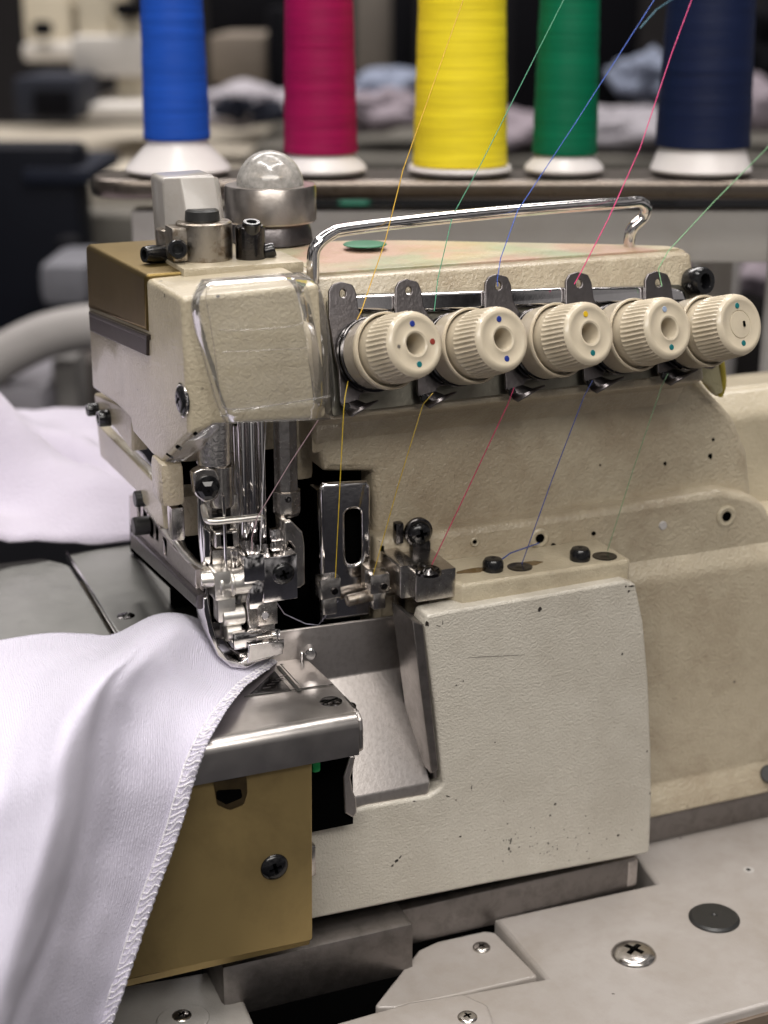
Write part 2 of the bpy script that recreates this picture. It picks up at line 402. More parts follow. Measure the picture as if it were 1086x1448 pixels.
def threadmat(name, col, sc=(1, 1, 1)):
    m, nt, b = newmat(name); t = N_(nt, 'ShaderNodeTexCoord')
    mp = N_(nt, 'ShaderNodeMapping'); mp.inputs['Scale'].default_value = (26, 26, 1100); nt.links.new(t.outputs['Object'], mp.inputs['Vector'])
    n1 = noi(nt, mp.outputs[0], 1, 4, .65)
    mp2 = N_(nt, 'ShaderNodeMapping'); mp2.inputs['Scale'].default_value = (18, 18, 230); mp2.inputs['Rotation'].default_value = (.12, .1, 0)
    nt.links.new(t.outputs['Object'], mp2.inputs['Vector']); n2 = noi(nt, mp2.outputs[0], 1, 3, .6, .5)
    c = mix(nt, ramp(nt, n1, [(.3, .0), (.7, 1)]), tuple(x*.75 for x in col), tuple(min(1, x*1.12) for x in col))
    c = mix(nt, ramp(nt, n2, [(.35, .28), (.65, 0)]), c, tuple(x*.5 for x in col))
    nt.links.new(c, b.inputs['Base Color']); b.inputs['Roughness'].default_value = .5; b.inputs['Specular IOR Level'].default_value = .2
    bump(nt, b, n1, .0003, .7); return m
def flat(name, col, rough=.7):
    m = plain(name, col, rough, 0, 20, .1, 0); m.node_tree.nodes['Principled BSDF'].inputs['Specular IOR Level'].default_value = .12; return m

# ================================================================ screws
def socket_screw(c, ax, r, h=.12, slot=True):
    return lathe([(0, -.1), (r, -.1), (r, h*.55), (r*.86, h), (r*.5, h), (r*.44, h*.75), (r*.42, -.02), (0, -.04)], c, ax, 28)
def hexsock(c, ax, r, h):
    return lathe([(0, -.1), (r*.92, -.1), (r, 0), (r, h*.82), (r*.88, h), (r*.56, h), (r*.5, h*.9), (r*.48, h*.35), (0, h*.3)], c, ax, 24)
def phillips(c, ax, r, h=.09, rot=.3):
    base = lathe([(0, -.12), (r, -.12), (r, 0), (r*.93, h*.42), (r*.72, h*.8), (r*.4, h), (0, h*1.05)], (0, 0, 0), (0, 0, 1), 40)
    a = box((0, 0, h), (r*.9, r*.24, h*2.0+.06), (0, 0, 0), 0); b = box((0, 0, h), (r*.24, r*.9, h*2.0+.06), (0, 0, 0), 0)
    oa = bpy.data.objects.new('a', base); SC.collection.objects.link(oa)
    cs = []
    for q in (a, b):
        oc = bpy.data.objects.new('c', q); SC.collection.objects.link(oc); cs.append(oc)
        m = oa.modifiers.new('b', 'BOOLEAN'); m.object = oc; m.operation = 'DIFFERENCE'; m.solver = 'EXACT'
    dg = bpy.context.evaluated_depsgraph_get(); dg.update()
    me = bpy.data.meshes.new_from_object(oa.evaluated_get(dg))
    for o in [oa]+cs: bpy.data.objects.remove(o)
    me.transform(axisM(c, ax) @ Matrix.Rotation(rot, 4, 'Z')); sm(me, 35); return me
def recess(name, parent, c, ax, r, h, rot):
    s = part(name, [phillips(c, ax, r, h, rot[0])], rot[1], parent)
    M = axisM(c, ax) @ Matrix.Rotation(rot[0], 4, 'Z'); ms = []
    for sz in ((r*.88, r*.225, h*.35+.05), (r*.225, r*.88, h*.35+.0503)):
        m = box((0, 0, h*.35-sz[2]/2), sz, (0, 0, 0), 0); m.transform(M); ms.append(m)
    o = part('cross_shade_insert', ms, VOID, s); return s  # black insert paints the shade down inside the cross slot
def slotted(c, ax, r, h=.1, rot=0):
    base = lathe([(0, -.12), (r, -.12), (r, h*.6), (r*.9, h), (0, h*1.05)], (0, 0, 0), (0, 0, 1), 32)
    a = box((0, 0, h), (r*2.4, r*.22, h*1.1), (0, 0, 0), 0)
    oa = bpy.data.objects.new('a', base); SC.collection.objects.link(oa); oc = bpy.data.objects.new('c', a); SC.collection.objects.link(oc)
    m = oa.modifiers.new('b', 'BOOLEAN'); m.object = oc; m.solver = 'EXACT'
    dg = bpy.context.evaluated_depsgraph_get(); dg.update()
    me = bpy.data.meshes.new_from_object(oa.evaluated_get(dg)); bpy.data.objects.remove(oa); bpy.data.objects.remove(oc)
    me.transform(axisM(c, ax) @ Matrix.Rotation(rot, 4, 'Z')); sm(me, 35); return me
NY = Vector((0, -1, 0)); NZ = Vector((0, 0, 1))

# ================================================================ ROOM
struct('floor', [box((60, 260, ZT-75-2), (1400, 1000, 4), bev=0)], flat('dark_floor', (.045, .045, .055), .6))
struct('back_wall', [box((250, 640, 40), (1200, 8, 240), (0, 0, -22), bev=0)], flat('dim_workshop_wall', (.06, .055, .055), .8))

# ================================================================ WORK TABLE
ZP = -17.75
tb = thing('work_table', 'white laminate sewing table with a cutout under the overlock machine', 'table', (20, 34, ZT-75))
top_px = [(928, 1249), (700, 1299), (771, 1383), (640, 1407), (480, 1444)]
pts = [(p.x, p.y) for p in (Pz(u, v, ZT) for u, v in top_px)]
f1 = Pz(950, 1448, ZT); f2 = Pz(1086, 1413, ZT)
xr = 75
yf = 29.75
pa = pts+[(pts[-1][0], yf), (xr, yf), (xr, 80), (24.2, 80), (24.2, 38.6), (Pz(912, 1240, ZT).x+.25, pts[0][1]+.9)]
# main sheet: right part round the cutout
part('table_top', [plate(pa, (0, 0, ZT), (1, 0, 0), (0, 1, 0), 2.6, .12),
                   box((-24, 57, ZT-1.33), (62, 38, 2.6)),
                   ], TABLE, tb)
q = [(150, 1398), (312, 1370), (330, 1378), (360, 1448), (375, 1500), (100, 1520)]
part('table_insert', [plate_z(q, ZT-.02, 1.2, .12, rad=.25)], GREYP, tb, 'grey white corner insert beside the cutout')
q = [(528, 1424), (592, 1343), (618, 1331), (685, 1316), (700, 1318), (762, 1380), (640, 1408), (560, 1424)]
part('hinge_cover', [plate_z(q, ZT-.25, .8, .07, rad=.12)], TABLE, tb)
q = [(455, 1452), (580, 1416), (655, 1404), (690, 1420), (700, 1448), (705, 1490), (400, 1520)]
part('hinge_cover', [plate_z(q, ZT+.18, .5, .1, rad=.3)], TABLE, tb)
for (u, v, r) in ((681, 1339, .26), (661, 1438, .27), (257, 1436, .27)):
    c = Pz(u, v, ZT-.2 if u == 681 else ZT+.2 if u == 661 else ZT+.06)
    recess('screw', tb, c, NZ, r, .06, (random.random(), CHROME2))
c = Pz(257, 1438, ZT)
part('washer_plate', [plate(circ((c.x, c.y-.15), .72, 32, .62), (0, 0, ZT+.06), (1, 0, 0), (0, 1, 0), .1, .03)], GREYP, tb)
c = Pz(896, 1350, ZT); recess('screw', tb, c, NZ, .66, .2, (.5, CHROME2))
c = Pz(1010, 1298, ZT+.03); part('screw_cap', [lathe([(0, -.1), (.76, -.1), (.76, .02), (.68, .08), (.1, .09), (.06, .06), (0, .06)], c, NZ, 48)], RUBBER, tb)
c = Pz(1059, 1230, ZT); part('small_hole_plug', [lathe([(.16, -.1), (.17, .006), (.08, .01), (.07, -.05), (0, -.05)], c, NZ, 20)], flat('pale_plug', (.5, .48, .46)), tb)
c = Pz(1058, 1230, ZT); part('hole', [lathe([(0, -.03), (.07, -.03), (.07, .012), (0, .012)], c, NZ, 16)], VOID, tb)
part('edge_band', [box(((pts[-1][0]+xr)/2, yf-.06, ZT-1.4), (xr-pts[-1][0], .12, 2.3), bev=.02)], plain('brown_edge_band', (.16, .12, .09), .5), tb)
for x, y in ((-45, 45), (70, 34), (-45, 72), (70, 76)):
    part('leg', [box((x, y, ZT-2.6-36), (4, 4, 72), bev=.3)], flat('grey_leg_paint', (.2, .2, .2)), tb)
# black box added below the cutout paints the shade of the opening
part('cutout_shade_box', [box((12, 48, ZT-9), (40, 44, .4)), box((12, 27.2, ZT-6), (40, .4, 5)), box((31.8, 49, ZT-6), (.4, 43, 5)), box((-8, 49, ZT-6), (.4, 43, 5)), box((12, 70, ZT-6), (40, .4, 5))], VOID, tb)

# ================================================================ OVERLOCK MACHINE
mc = thing('overlock_machine', 'worn cream industrial overlock machine with five ivory tension dials', 'sewing machine', (18, 40, ZT))
# --- arm: upper beam with sloped face carrying the dials
TLT = math.radians(18); TN = Vector((0, -math.cos(TLT), math.sin(TLT))); TU = Vector((0, math.sin(TLT), math.cos(TLT)))
C1 = Py(578, 483, 35.5); C1 = C1+Vector((.12, 0, -.05)); TO = C1-TN*2.62; YW = math.radians(12)
def ty(z, off=0): return TO.y+(z-TO.z)*math.tan(TLT)+off
bm_pts = [(13.62, 39.0), (25.3, 39.0), (25.25, 39.7), (24.0, 40.5), (22.4, 41.4), (20.4, 42.5), (18.5, 43.6), (17, 44.2), (13.62, 44.8)]
upper = prof_x([(ty(-7.25, .12), -7.25), (39.6, -7.14), (39.6, -12.2), (39.2, -12.2), (38.6, -11.2), (ty(-10.7, .12), -10.8)], 13.62, 25.35, .16, rad=.12)
upper2 = plate(bm_pts, (0, 0, -7.15), (1, 0, 0), (0, 1, 0), 5, .15)
pt = lambda px, y: [(p.x, p.z) for p in (Py(u, v, y) for u, v in px)]
wall_px = [(455, 560), (960, 500), (1003, 552), (1038, 590), (1058, 640), (1066, 720), (1040, 780), (560, 900), (528, 880), (528, 668), (458, 668), (452, 640)]
wall = plate_y(wall_px, 38.95, 6, .22, rad=[0, 0, .5, 1, 1, .6, 0, 0, 0, .12, .18, .1])
band_px = [(533, 762), (620, 752), (780, 731), (900, 713), (1020, 693), (1062, 700), (1086, 716), (1100, 765), (1100, 900), (560, 960), (530, 900)]
band = plate_y(band_px, 38.35, 4, .22, rad=[.1, 0, 0, 0, .5, 1.2, 1.2, .2, 0, 0, 0])
part('beam_top', [plate([(13.9, ty(-7.25, .12)+.3), (25.1, ty(-7.25, .12)+.3), (25.0, 39.55), (23.9, 40.3), (22.3, 41.2), (20.3, 42.3), (18.4, 43.4), (16.9, 44.0), (13.9, 44.5)], (0, 0, -7.12), (1, 0, 0), (0, 1, 0), .2, .03)], TOPM, mc, 'oil-stained top of the beam')
part('arm_casting', [upper, upper2, wall, band], CREAMD, mc)
# rear body to the right
rear = prof_x([(40.2, -12.85), (40.2, -24), (44, -24), (44, -12.5), (42.4, -12.15), (41, -12.1)], 25.2, 48, .3, rad=[.55, 0, 0, .3, .4, .6])
part('rear_housing', [rear], CREAM, mc)
# oil housing lower right
oh = prof_x([(40.6, -15.75), (38.6, -16.05), (38.05, -17.0), (38.15, -21), (38.35, -24.3), (38.1, -24.75), (37.9, -25.25), (44, -25.25), (44, -15.75)], 22.6, 47, .06, rad=[0, .7, .8, 0, .25, .2, .08, 0, 0])
part('oil_housing', [oh], CREAMD, mc)
part('base_rail', [box((35.5, 38.9, -25.95), (24, 1.2, .95), bev=.06)], RAIL, mc, 'grey steel foot rail under the oil housing')
part('corner_plug', [rod(Py(1088, 1094, 38.2), Py(1088, 1094, 37.95), .3)], RUBBER, mc)
# added black blocks stop light and paint the shade of a hollow casting
part('inner_shade_fill', [box((13.2, 43.2, -14.2), (5.4, .5, 9.4)), box((16.4, 41.0, -20.5), (8.4, 3.0, 9.5)), box((19.5, 37.55, -20.8), (7.0, 1.0, 7.6)),box((15.9, 41.4, -15), (2.2, 3.0, 5))], VOID, mc)
# wall marks and bosses
def boss(u, v, r, hole, y, ring=True):
    c = Py(u, v, y)
    if ring: part('boss', [lathe([(r, .02), (r, -.02), (r*.82, -.05), (r*.5, -.03), (r*.46, .1)], c, (0, 1, 0), 30)], CREAM, mc)
    part('bolt_hole', [lathe([(0, .0), (hole, .0), (hole, -.045), (0, -.045)], c, (0, 1, 0), 20)], VOID, mc)
boss(763, 761, .30, .13, 38.33); boss(1027, 730, .34, .15, 38.33)
boss(839, 754, .08, .06, 38.33, False); boss(671, 766, .14, .05, 38.33); boss(782, 771, .08, .07, 38.33, False)
part('hole_plug', [lathe([(0, -.05), (.12, -.05), (.14, 0)], Py(937, 743, 38.35), (0, 1, 0), 20)], flat('pale_plug_plastic', (.48, .46, .45)), mc)
for u, v, r in ((941, 655, .07), (1005, 645, .1), (1009, 622, .06), (849, 658, .03)):
    c = Py(u, v, 38.93)
    part('paint_chip', [plate([(c.x+r*random.uniform(.6, 1.2)*math.cos(a), c.z+r*random.uniform(.6, 1.6)*math.sin(a)) for a in [k*.7 for k in range(9)]], (0, 38.94, 0), (1, 0, 0), (0, 0, 1), .02, .003)], VOID, mc)
# --- front cover
cov_px = [(600, 884), (604, 870), (640, 863), (760, 843), (884, 821), (899, 826), (910, 880), (917, 960), (921, 1060), (922, 1130), (919, 1207), (700, 1248), (443, 1300), (380, 1313), (380, 1178), (443, 1164), (520, 1141), (606, 1126), (627, 1112), (615, 1000), (607, 940)]
cover = plate_y(cov_px, 36.0, .8, .09, rad=[.1, .12, 0, 0, .05, .12, 0, 0, 0, 0, .15, 0, 0, 0, 0, 0, 0, .1, .25, 0, 0])
cov = part('front_cover', [cover], WHITEP, mc, 'off-white chipped hinged front cover')
PRIM = flat('bare_primer', (.035, .03, .027), .7)
def marks(y, lst, parent):
    ms = []
    for u, v, a, b, rot in lst:
        c = Py(u, v, y)
        n = 9; pp = []
        for k in range(n):
            t = 2*math.pi*k/n; x = a*math.cos(t)*random.uniform(.5, 1.2); z = b*math.sin(t)*random.uniform(.5, 1.2)
            pp.append((c.x+x*math.cos(rot)-z*math.sin(rot), c.z+x*math.sin(rot)+z*math.cos(rot)))
        ms.append(plate(pp, (0, y-.006, 0), (1, 0, 0), (0, 0, 1), .012, .002))
    for k, m in enumerate(ms[:NB]): part('paint_chip', [m], PRIM, parent)
    o = part('fine_specks', ms[NB:], PRIM, parent); o['kind'] = 'stuff'
L = [(763, 862, .07, .08, 0), (604, 882, .07, .09, .4), (893, 829, .10, .03, 0), (889, 836, .05, .05, 0), (880, 925, .035, .04, 0), (885, 829, .03, .05, 0),
     (722, 1190, .03, .16, -.15), (720, 1200, .04, .06, 0), (701, 928, .85, .008, -.12), (785, 1137, .05, .04, 0), (651, 1183, .05, .03, 0), (778, 1153, .05, .03, 0), (874, 1181, .05, .05, 0),
     (667, 1113, .014, .1, -.1), (655, 963, .02, .03, 0), (633, 1126, .08, .018, -.5), (645, 1131, .03, .02, 0), (561, 1217, .09, .05, .9), (555, 1224, .06, .03, .7), (566, 1212, .05, .03, .8), (645, 969, .03, .03, 0), (700, 1050, .02, .03, 0), (712, 1133, .02, .02, 0), (620, 885, .1, .012, -.4), (626, 880, .012, .08, 0), (844, 1043, .02, .012, 0), (915, 1062, .02, .05, 0), (919, 1122, .02, .05, 0), (586, 1133, .05, .02, 0)]
NB = len(L)
for k in range(46):
    t = random.random(); L.append((770+random.gauss(0, 45), 1195+random.gauss(0, 16)-.12*(t*60), .012+.02*random.random()**2, .012+.015*random.random(), 0))
marks(35.999, L, cov)
# --- rubber block with two plugs and two oval holes
zb = -15.53
blk = [(17.02, 36.35), (22.3, 36.35), (22.42, 36.5), (22.42, 38.4), (16.75, 38.4), (16.6, 37.3)]
part('guide_block', [plate(blk, (0, 0, zb), (1, 0, 0), (0, 1, 0), 1.15, .12, rad=[.1, .15, .15, 0, 0, .1])], CREAM, mc)
for u, v in ((697, 806), (820, 791)):
    c = Pz(u, v, zb)
    part('rubber_plug', [lathe([(0, -.1), (.28, -.1), (.3, .05), (.3, .24), (.24, .34), (.12, .37), (.05, .35), (0, .33)], c, NZ, 32)], BLACK, mc)
for u, v in ((735, 802), (855, 787)):
    c = Pz(u, v, zb)
    part('thread_port', [lathe([(.36, -.02), (.36, .02), (.30, .035), (.22, .01), (.12, .035), (0, .05)], c, NZ, 32)], OILY, mc)
for u, v, a, b in ((668, 807, .5, .2), (748, 797, .42, .2)):
    c = Pz(u, v, zb+.002); part('oil_stain', [plate([(c.x+a*math.cos(t)*random.uniform(.8, 1.1), c.y+b*math.sin(t)*random.uniform(.7, 1.1)) for t in [k*.5 for k in range(13)]], (0, 0, zb+.005), (1, 0, 0), (0, 1, 0), .008, .001)], plain('brown_oil', (.12, .075, .03), .15), mc)

# --- tension plate, rail, ears (in the sloped frame)
def PT(u, v, off=0):
    O = TO+TN*off; p = Pn(u, v, O, TN); return (p.x, (p-O).dot(TU))
def plate_t(px, off, th, bev=.03, holes=(), rad=0):
    O = TO+TN*off; return plate([PT(u, v, off) for u, v in px], (0, O.y, O.z), (1, 0, 0), TU, th, bev, [[PT(u, v, off) for u, v in h] for h in holes], rad)
part('tension_plate', [plate_t([(462, 425), (500, 415), (960, 402), (975, 412), (985, 522), (930, 533), (497, 583), (470, 590)], 0, .12, .02, rad=.1)], metal('greenish_painted_sheet', (.21, .20, .165), .35, .08, .4, bsc=.0001), mc)
part('tension_rail', [plate_t([(478, 440), (484, 419), (520, 416), (700, 409), (800, 405), (945, 404), (968, 410), (975, 428), (800, 432), (600, 442)], .22, .22, .1, rad=.12)], POL, mc)
ears_top = [(485, 402), (578, 398), (705, 391), (819, 388), (931, 387)]
ears_bot = [(495, 574), (605, 562), (729, 553), (840, 541), (944, 530)]
bases = [(510, 495), (632, 490), (757, 482), (873, 475), (978, 470)]
for (u, v), (bu, bv), (du, dv) in zip(ears_top, bases, ears_bot):
    w_ = 19 if u > 500 else 20
    out = [(u-w_, v+9), (u-w_+5, v), (u-3, v-4), (u+w_-6, v), (u+w_-1, v+12), (u+w_+2, v+34), (u+w_+12, v+52), (bu+62, bv-10), (bu+60, bv+30), (bu+30, bv+52), (du+14, dv-16), (du+10, dv+6), (du-1, dv+10), (du-14, dv-4), (du-16, dv-50), (bu-36, bv+10), (u-w_, v+50)]
    hole = [[(u+4.5*math.cos(a)*.9, v+13+6*math.sin(a)) for a in [k*2*math.pi/16 for k in range(16)]]]
    g = part('thread_guide', [plate_t(out, .36, .10, .03, hole, rad=.15)], OXIDE, mc)
    a = Vector(PT(du-10, dv, .36)); O = TO+TN*.36
    # bent lip with V at the bottom
    def T3(u_, v_, off): p = PT(u_, v_, .36); return Vector((p[0], O.y, O.z))+TU*p[1]+TN*off
    lip = grid([[T3(du-12, dv-2, 0), T3(du+10, dv-8, 0)], [T3(du-6, dv+12, .12), T3(du+20, dv-2, .16)], [T3(du-4, dv+16, .32), T3(du+32, dv-6, .42)]], .05)
    part('lip', [lip], OXIDE, g)
    part('screw', [rod(T3(du-6, dv+2, 0), T3(du-6, dv+2, .1), .12)], BLACK, g)

# --- tension dials
def rib(j, t, r):
    if j in RIBJ: return r-(.034*(.5-.5*math.cos(t*44))**.6 if RIBA[j] else 0)
    return r
def dialmesh(capped=False):
    global RIBJ, RIBA
    pr = [(.2, .95), (.6, .95), (.88, .98), (.888, 1.0), (.895, 1.42), (.905, 1.5)]
    RIBJ = {}; RIBA = {}
    for h, a in ((1.53, 0), (1.60, 1), (1.8, 1), (2.0, 1), (2.2, 1), (2.29, .8), (2.35, .25)):
        pr.append((.912-.05*(h-1.5)-(.01 if h > 2.3 else 0), h)); RIBJ[len(pr)-1] = 1; RIBA[len(pr)-1] = a
    pr += [(.84, 2.40), (.80, 2.455), (.75, 2.49), (.70, 2.50), (.655, 2.495), (.62, 2.475)]
    pr += [(.42, 2.465), (.37, 2.485), (.335, 2.495), (.29, 2.48), (.268, 2.44), (.25, 1.5), (0, 1.5)] if not capped else [(.40, 2.465), (.385, 2.44), (.37, 2.47), (.1, 2.48), (0, 2.48)]
    return lathe(pr, (0, 0, 0), (0, 0, 1), 304, rib, 28)
DK = [dialmesh(), dialmesh(True)]
COLL = lathe([(0, .45), (.80, .45), (.965, .50), (.985, .54), (1.0, 1.10), (1.02, 1.14), (1.02, 1.20), (1.0, 1.24), (.955, 1.23), (.945, 1.0), (.6, .95)], n=72)
COLT = lathe([(0, .95), (.95, .95), (1.0, 1.02), (1.02, 1.1), (1.02, 1.20), (1.0, 1.24), (.955, 1.23), (.945, 1.0), (.6, .95)], n=72)
DISC = merge([lathe([(0, .02), (.55, .02), (.6, .1), (.86, .14), (.99, .2), (1.0, .24), (.97, .27), (.5, .3), (.0, .3)], n=64), lathe([(0, .3), (.9, .31), (1.0, .38), (1.0, .42), (.96, .45), (.7, .5), (0, .5)], n=64)])
TUB = lathe([(0, .42), (.90, .42), (.94, .46), (.96, .96), (0, 1.0)], n=64)
HOLE = lathe([(0, 1.5), (.12, 1.5), (.12, 1.85), (0, 1.87)], n=24)
faces_px = [(578, 483), (702, 478), (826, 472), (938, 466), (1040, 463)]
BL = (.01, .03, .22); TEAL = (.0, .13, .14); RED = (.22, .03, .02); YL = (.65, .42, .01); PB = (.30, .37, .50)
dots = [[(90, BL), (0, RED), (270, TEAL)], [(92, BL), (272, BL)], [(95, YL), (268, TEAL)], [(95, PB), (268, TEAL)], [(92, TEAL), (270, TEAL)]]
dotm = {}
ZC = sum(Pn(u, v, C1, TN).z for u, v in faces_px)/5
for i, (u, v) in enumerate(faces_px):
    fc = Pn(u, v, C1, TN); AX = Vector((math.sin(YW)*math.cos(TLT), -math.cos(YW)*math.cos(TLT), math.sin(TLT))); AR = Vector((math.cos(YW), math.sin(YW), 0)); AU = AX.cross(AR)
    basep = fc-AX*2.5+Vector((.20, 0, 0))-TU*((fc.z-ZC)*.4)
    M = Matrix((AR, AU, AX)).transposed().to_4x4(); M.translation = basep
    rotk = Matrix.Rotation(random.random()*6, 4, 'Z')
    def pl(m, r=False): m = m.copy(); m.transform(M @ (rotk if r else Matrix())); return m
    lab = ['ivory tension dial with one blue, one red and one teal dot', 'ivory tension dial with two blue dots', 'ivory tension dial with a yellow dot at the top', 'ivory tension dial with a pale blue dot at the top', 'ivory tension dial with a chipped capped centre and teal dots'][i]
    d = part('tension_dial', [pl(DK[i == 4], i != 4)], KNOB, mc, lab)
    part('collar', [pl(COLL if i else COLT)], KNOB, d)
    part('tension_disc', [pl(DISC)], OILY, d)
    part('disc_band', [pl(TUB)], plain('dark_band_%s' % 'abcde'[i], (.05, .045, .045) if i else (.33, .29, .24), .15, coat=.5), d)
    part('stud', [pl(HOLE)] if i != 4 else [pl(box((.12, 0, 2.48), (.07, .16, .08), bev=.02))], RUSTY if i != 4 else VOID, d)
    for a, col in dots[i]:
        a = math.radians(a)
        if col not in dotm: dotm[col] = plain('dial_dot_paint', col, .4, bsc=0)
        part('colour_dot', [pl(lathe([(0, 2.45), (.075, 2.45), (.08, 2.478), (.07, 2.486), (0, 2.488)], (.52*math.cos(a), .52*math.sin(a), 0), n=20))], dotm[col], d)
    if i != 4: part('bore_shade', [pl(lathe([(0, 1.4), (.255, 1.4), (.255, 1.56), (0, 1.56)], n=32))], VOID, d)  # black disc paints the shade at the bottom of the dial hole
    if i == 0: part('pin', [pl(lathe([(0, 2.45), (.05, 2.45), (.05, 2.478), (0, 2.48)], (-.52, 0, 0), n=14))], RUSTY, d)
# right end of the beam: bracket, black screw and yellowed lip
part('end_screw', [hexsock(Py(980, 398, 38.4), (.25, -1, .15), .42, .5)], BLACK, mc)
part('end_bracket', [boxpx(963, 380, 985, 470, 38.9, 1.2, .15)], GOLDD, mc)
part('splash_shield', [plate_y([(905, 505), (990, 500), (1003, 470), (1016, 500), (1024, 555), (1012, 560), (1005, 548), (980, 527), (910, 532)], 38.35, .25, .06, rad=.12)], enamel('cream_shield_enamel', (.44, .40, .24), amt=.3, chips=False), mc)
part('yellow_lip', [tube(cat([Py(1008, 470, 38.3), Py(1018, 500, 38.3), Py(1023, 540, 38.4), Py(1018, 560, 38.5)]), .09), tube(cat([Py(1022, 556, 38.5), Py(1010, 556, 38.6), Py(995, 540, 38.7)]), .06)], YELP, mc)
# carry handle
hp = [Py(443, 400, 38.6), Py(443, 362, 38.6), Py(450, 345, 38.6), Py(468, 331, 38.7), Py(492, 324, 38.8), Py(600, 311, 39.0), Py(720, 299, 39.3), Py(820, 291, 39.5), Py(884, 287, 39.6), Py(905, 286, 39.65), Py(914, 295, 39.7), Py(909, 308, 39.8), Py(895, 322, 39.85), Py(890, 338, 39.9), Py(890, 366, 39.9)]
part('carry_handle', [tube(cat(hp, 10), .172, 20)], CHROME, mc, 'chrome wire handle')
part('green_ring', [lathe([(0, 0), (.6, 0), (.64, .03), (.6, .06), (.5, .07), (0, .07)], Pz(516, 347, -7.0), NZ, 40)], GREENP, mc)
# --- head cover
HA = Py(256, 421, 36.5); HB = Pz(120, 345, HA.z)
HN = Vector((HB.y-HA.y, -(HB.x-HA.x), 0)).normalized()   # points right
def PL(u, v, off=0): return Pn(u, v, HA-HN*off, HN)
F_ = [PL(256, 421), Py(452, 401, 36.5), Py(462, 592, 36.5), Py(300, 602, 36.5), PL(272, 622)]
F_[0] = HA; F_[4] = Vector((HA.x+.05, 36.5, F_[4].z))
Lf = [PL(228, 656), PL(213, 642), PL(187, 612), PL(184, 594), PL(165, 574), PL(130, 549), HB]
Rt = [F_[1]+Vector((.0, 8.5, .0)), F_[2]+Vector((0, 8.5, 0))]
V = F_+Lf+Rt+[Lf[0]+Vector((1.1, .25, -.15))]
hb = ngons(V, [(0, 1, 2, 3, 4), (0, 4, 5, 6, 7, 8, 9, 10, 11), (0, 11, 12, 1), (1, 12, 13, 2), (4, 3, 14, 5)], -.3, .16, 4)
head = part('head_cover', [hb], CREAM, mc, 'cream needle bar head cover with chipped lower corner')
def plate_h(px, off, th, bev=.04, rad=0, holes=()):
    X = Vector((HN.y, -HN.x, 0)); X = -X if X.y > 0 else X   # towards viewer
    O = HA-HN*off
    f2 = lambda l: [((p-O).dot(X), p.z-O.z) for p in (PL(u, v, off) for u, v in l)]
    return plate(f2(px), O, X, (0, 0, 1), th, bev, [f2(h) for h in holes], rad)
part('gold_side_cover', [plate_h([(120, 344), (205, 388), (207, 470), (124, 436)], .06, 3.2, .14, rad=[.3, .1, 0, .05])], GOLDD, mc, 'olive gold painted side cover')
part('side_strip', [plate_h([(125, 440), (207, 473), (207, 503), (127, 468)], .06, .4, .03)], BRONZE, mc)
part('strip_ledge', [plate_h([(125, 440), (207, 474), (207, 481), (126, 447)], .10, .4, .03)], BRONZE, mc)
sc = PL(257, 566); part('screw', [phillips(sc-HN*.03, -HN, .36, .08, .6)], BLACK, head)
part('screw_ring', [lathe([(.37, -.03), (.41, .012), (.44, 0), (.44, -.03)], sc, -HN, 32)], CHROME, head)
for (u, v) in ((159, 590), (143, 578)):
    c = PL(u, v, -.4); part('side_screw', [hexsock(c-HN*.1, -HN, .26 if u == 159 else .2, .35)], BLACK, mc)
part('side_bracket', [plate_h([(132, 555), (186, 580), (187, 640), (160, 604), (138, 597)], -.3, .5, .08, rad=.15)], CREAMD, mc)
for pxs in ([(305, 604), (297, 603), (286, 612), (284, 622), (292, 624)], [(272, 626), (265, 632), (258, 640), (262, 647), (270, 640)], [(218, 640), (222, 652), (213, 642)]):
    pass
chips = []
for (u, v, a, b) in ((260, 640, .16, .10), (247, 652, .2, .05), (276, 613, .09, .10)):
    c = Py(u, v, 36.55); part('paint_chip', [box((c.x, 36.55+(0 if u > 270 else .5), c.z), (a, .1, b), (0, 38, 0), .03)], VOID, head)
# --- top of the head: lever block, collars, oil window
zt_ = HA.z
def PZh(u, v, up=0): return Pz(u, v, zt_+up)
b0 = PZh(298, 386)      # foot of big collar
part('cap_plate', [box((b0.x+.8, b0.y+.5, zt_+.08), (3.3, 1.9, .3), (0, 0, 0), .06)], CREAM, mc)
part('clamp_collar', [lathe([(0, 0), (.72, 0), (.75, .04), (.75, 1.0), (.70, 1.04), (.35, 1.04), (0, 1.04)], (b0.x+.12, b0.y+.95, zt_+.2), NZ, 48), box((b0.x-.62, b0.y+.9, zt_+.7), (.5, .8, .9), bev=.08)], RUSTY, mc)
part('rubber_stop', [lathe([(0, 0), (.44, 0), (.47, .05), (.45, .28), (.38, .33), (0, .33)], (b0.x+.1, b0.y+1.0, zt_+1.22), NZ, 40)], RUBBER, mc)
part('screw', [hexsock((b0.x-.72, b0.y+.55, zt_+.6), (-.25, -1, .1), .26, .3)], BLACK, mc)
c = PZh(362, 381)
part('small_collar', [lathe([(0, 0), (.40, 0), (.40, .92), (.36, .96), (0, .96)], (c.x, c.y+.45, zt_+.15), NZ, 36)], OILY, mc)
part('screw', [hexsock((c.x-.02, c.y+.25, zt_+1.05), (0, -.25, 1), .25, .2)], BLACK, mc)
part('screw', [hexsock((c.x+.35, c.y+.5, zt_+.35), (1, -.3, .3), .2, .35)], BLACK, mc)
c = PZh(243, 380)
part('rear_clamp', [rod((c.x+.25, c.y+.9, zt_), (c.x+.25, c.y+.9, zt_+.95), .42)], RUSTY, mc)
part('screw', [hexsock((c.x+.25, c.y+.6, zt_+.32), (-1, -.3, .05), .24, .95)], BLACK, mc)
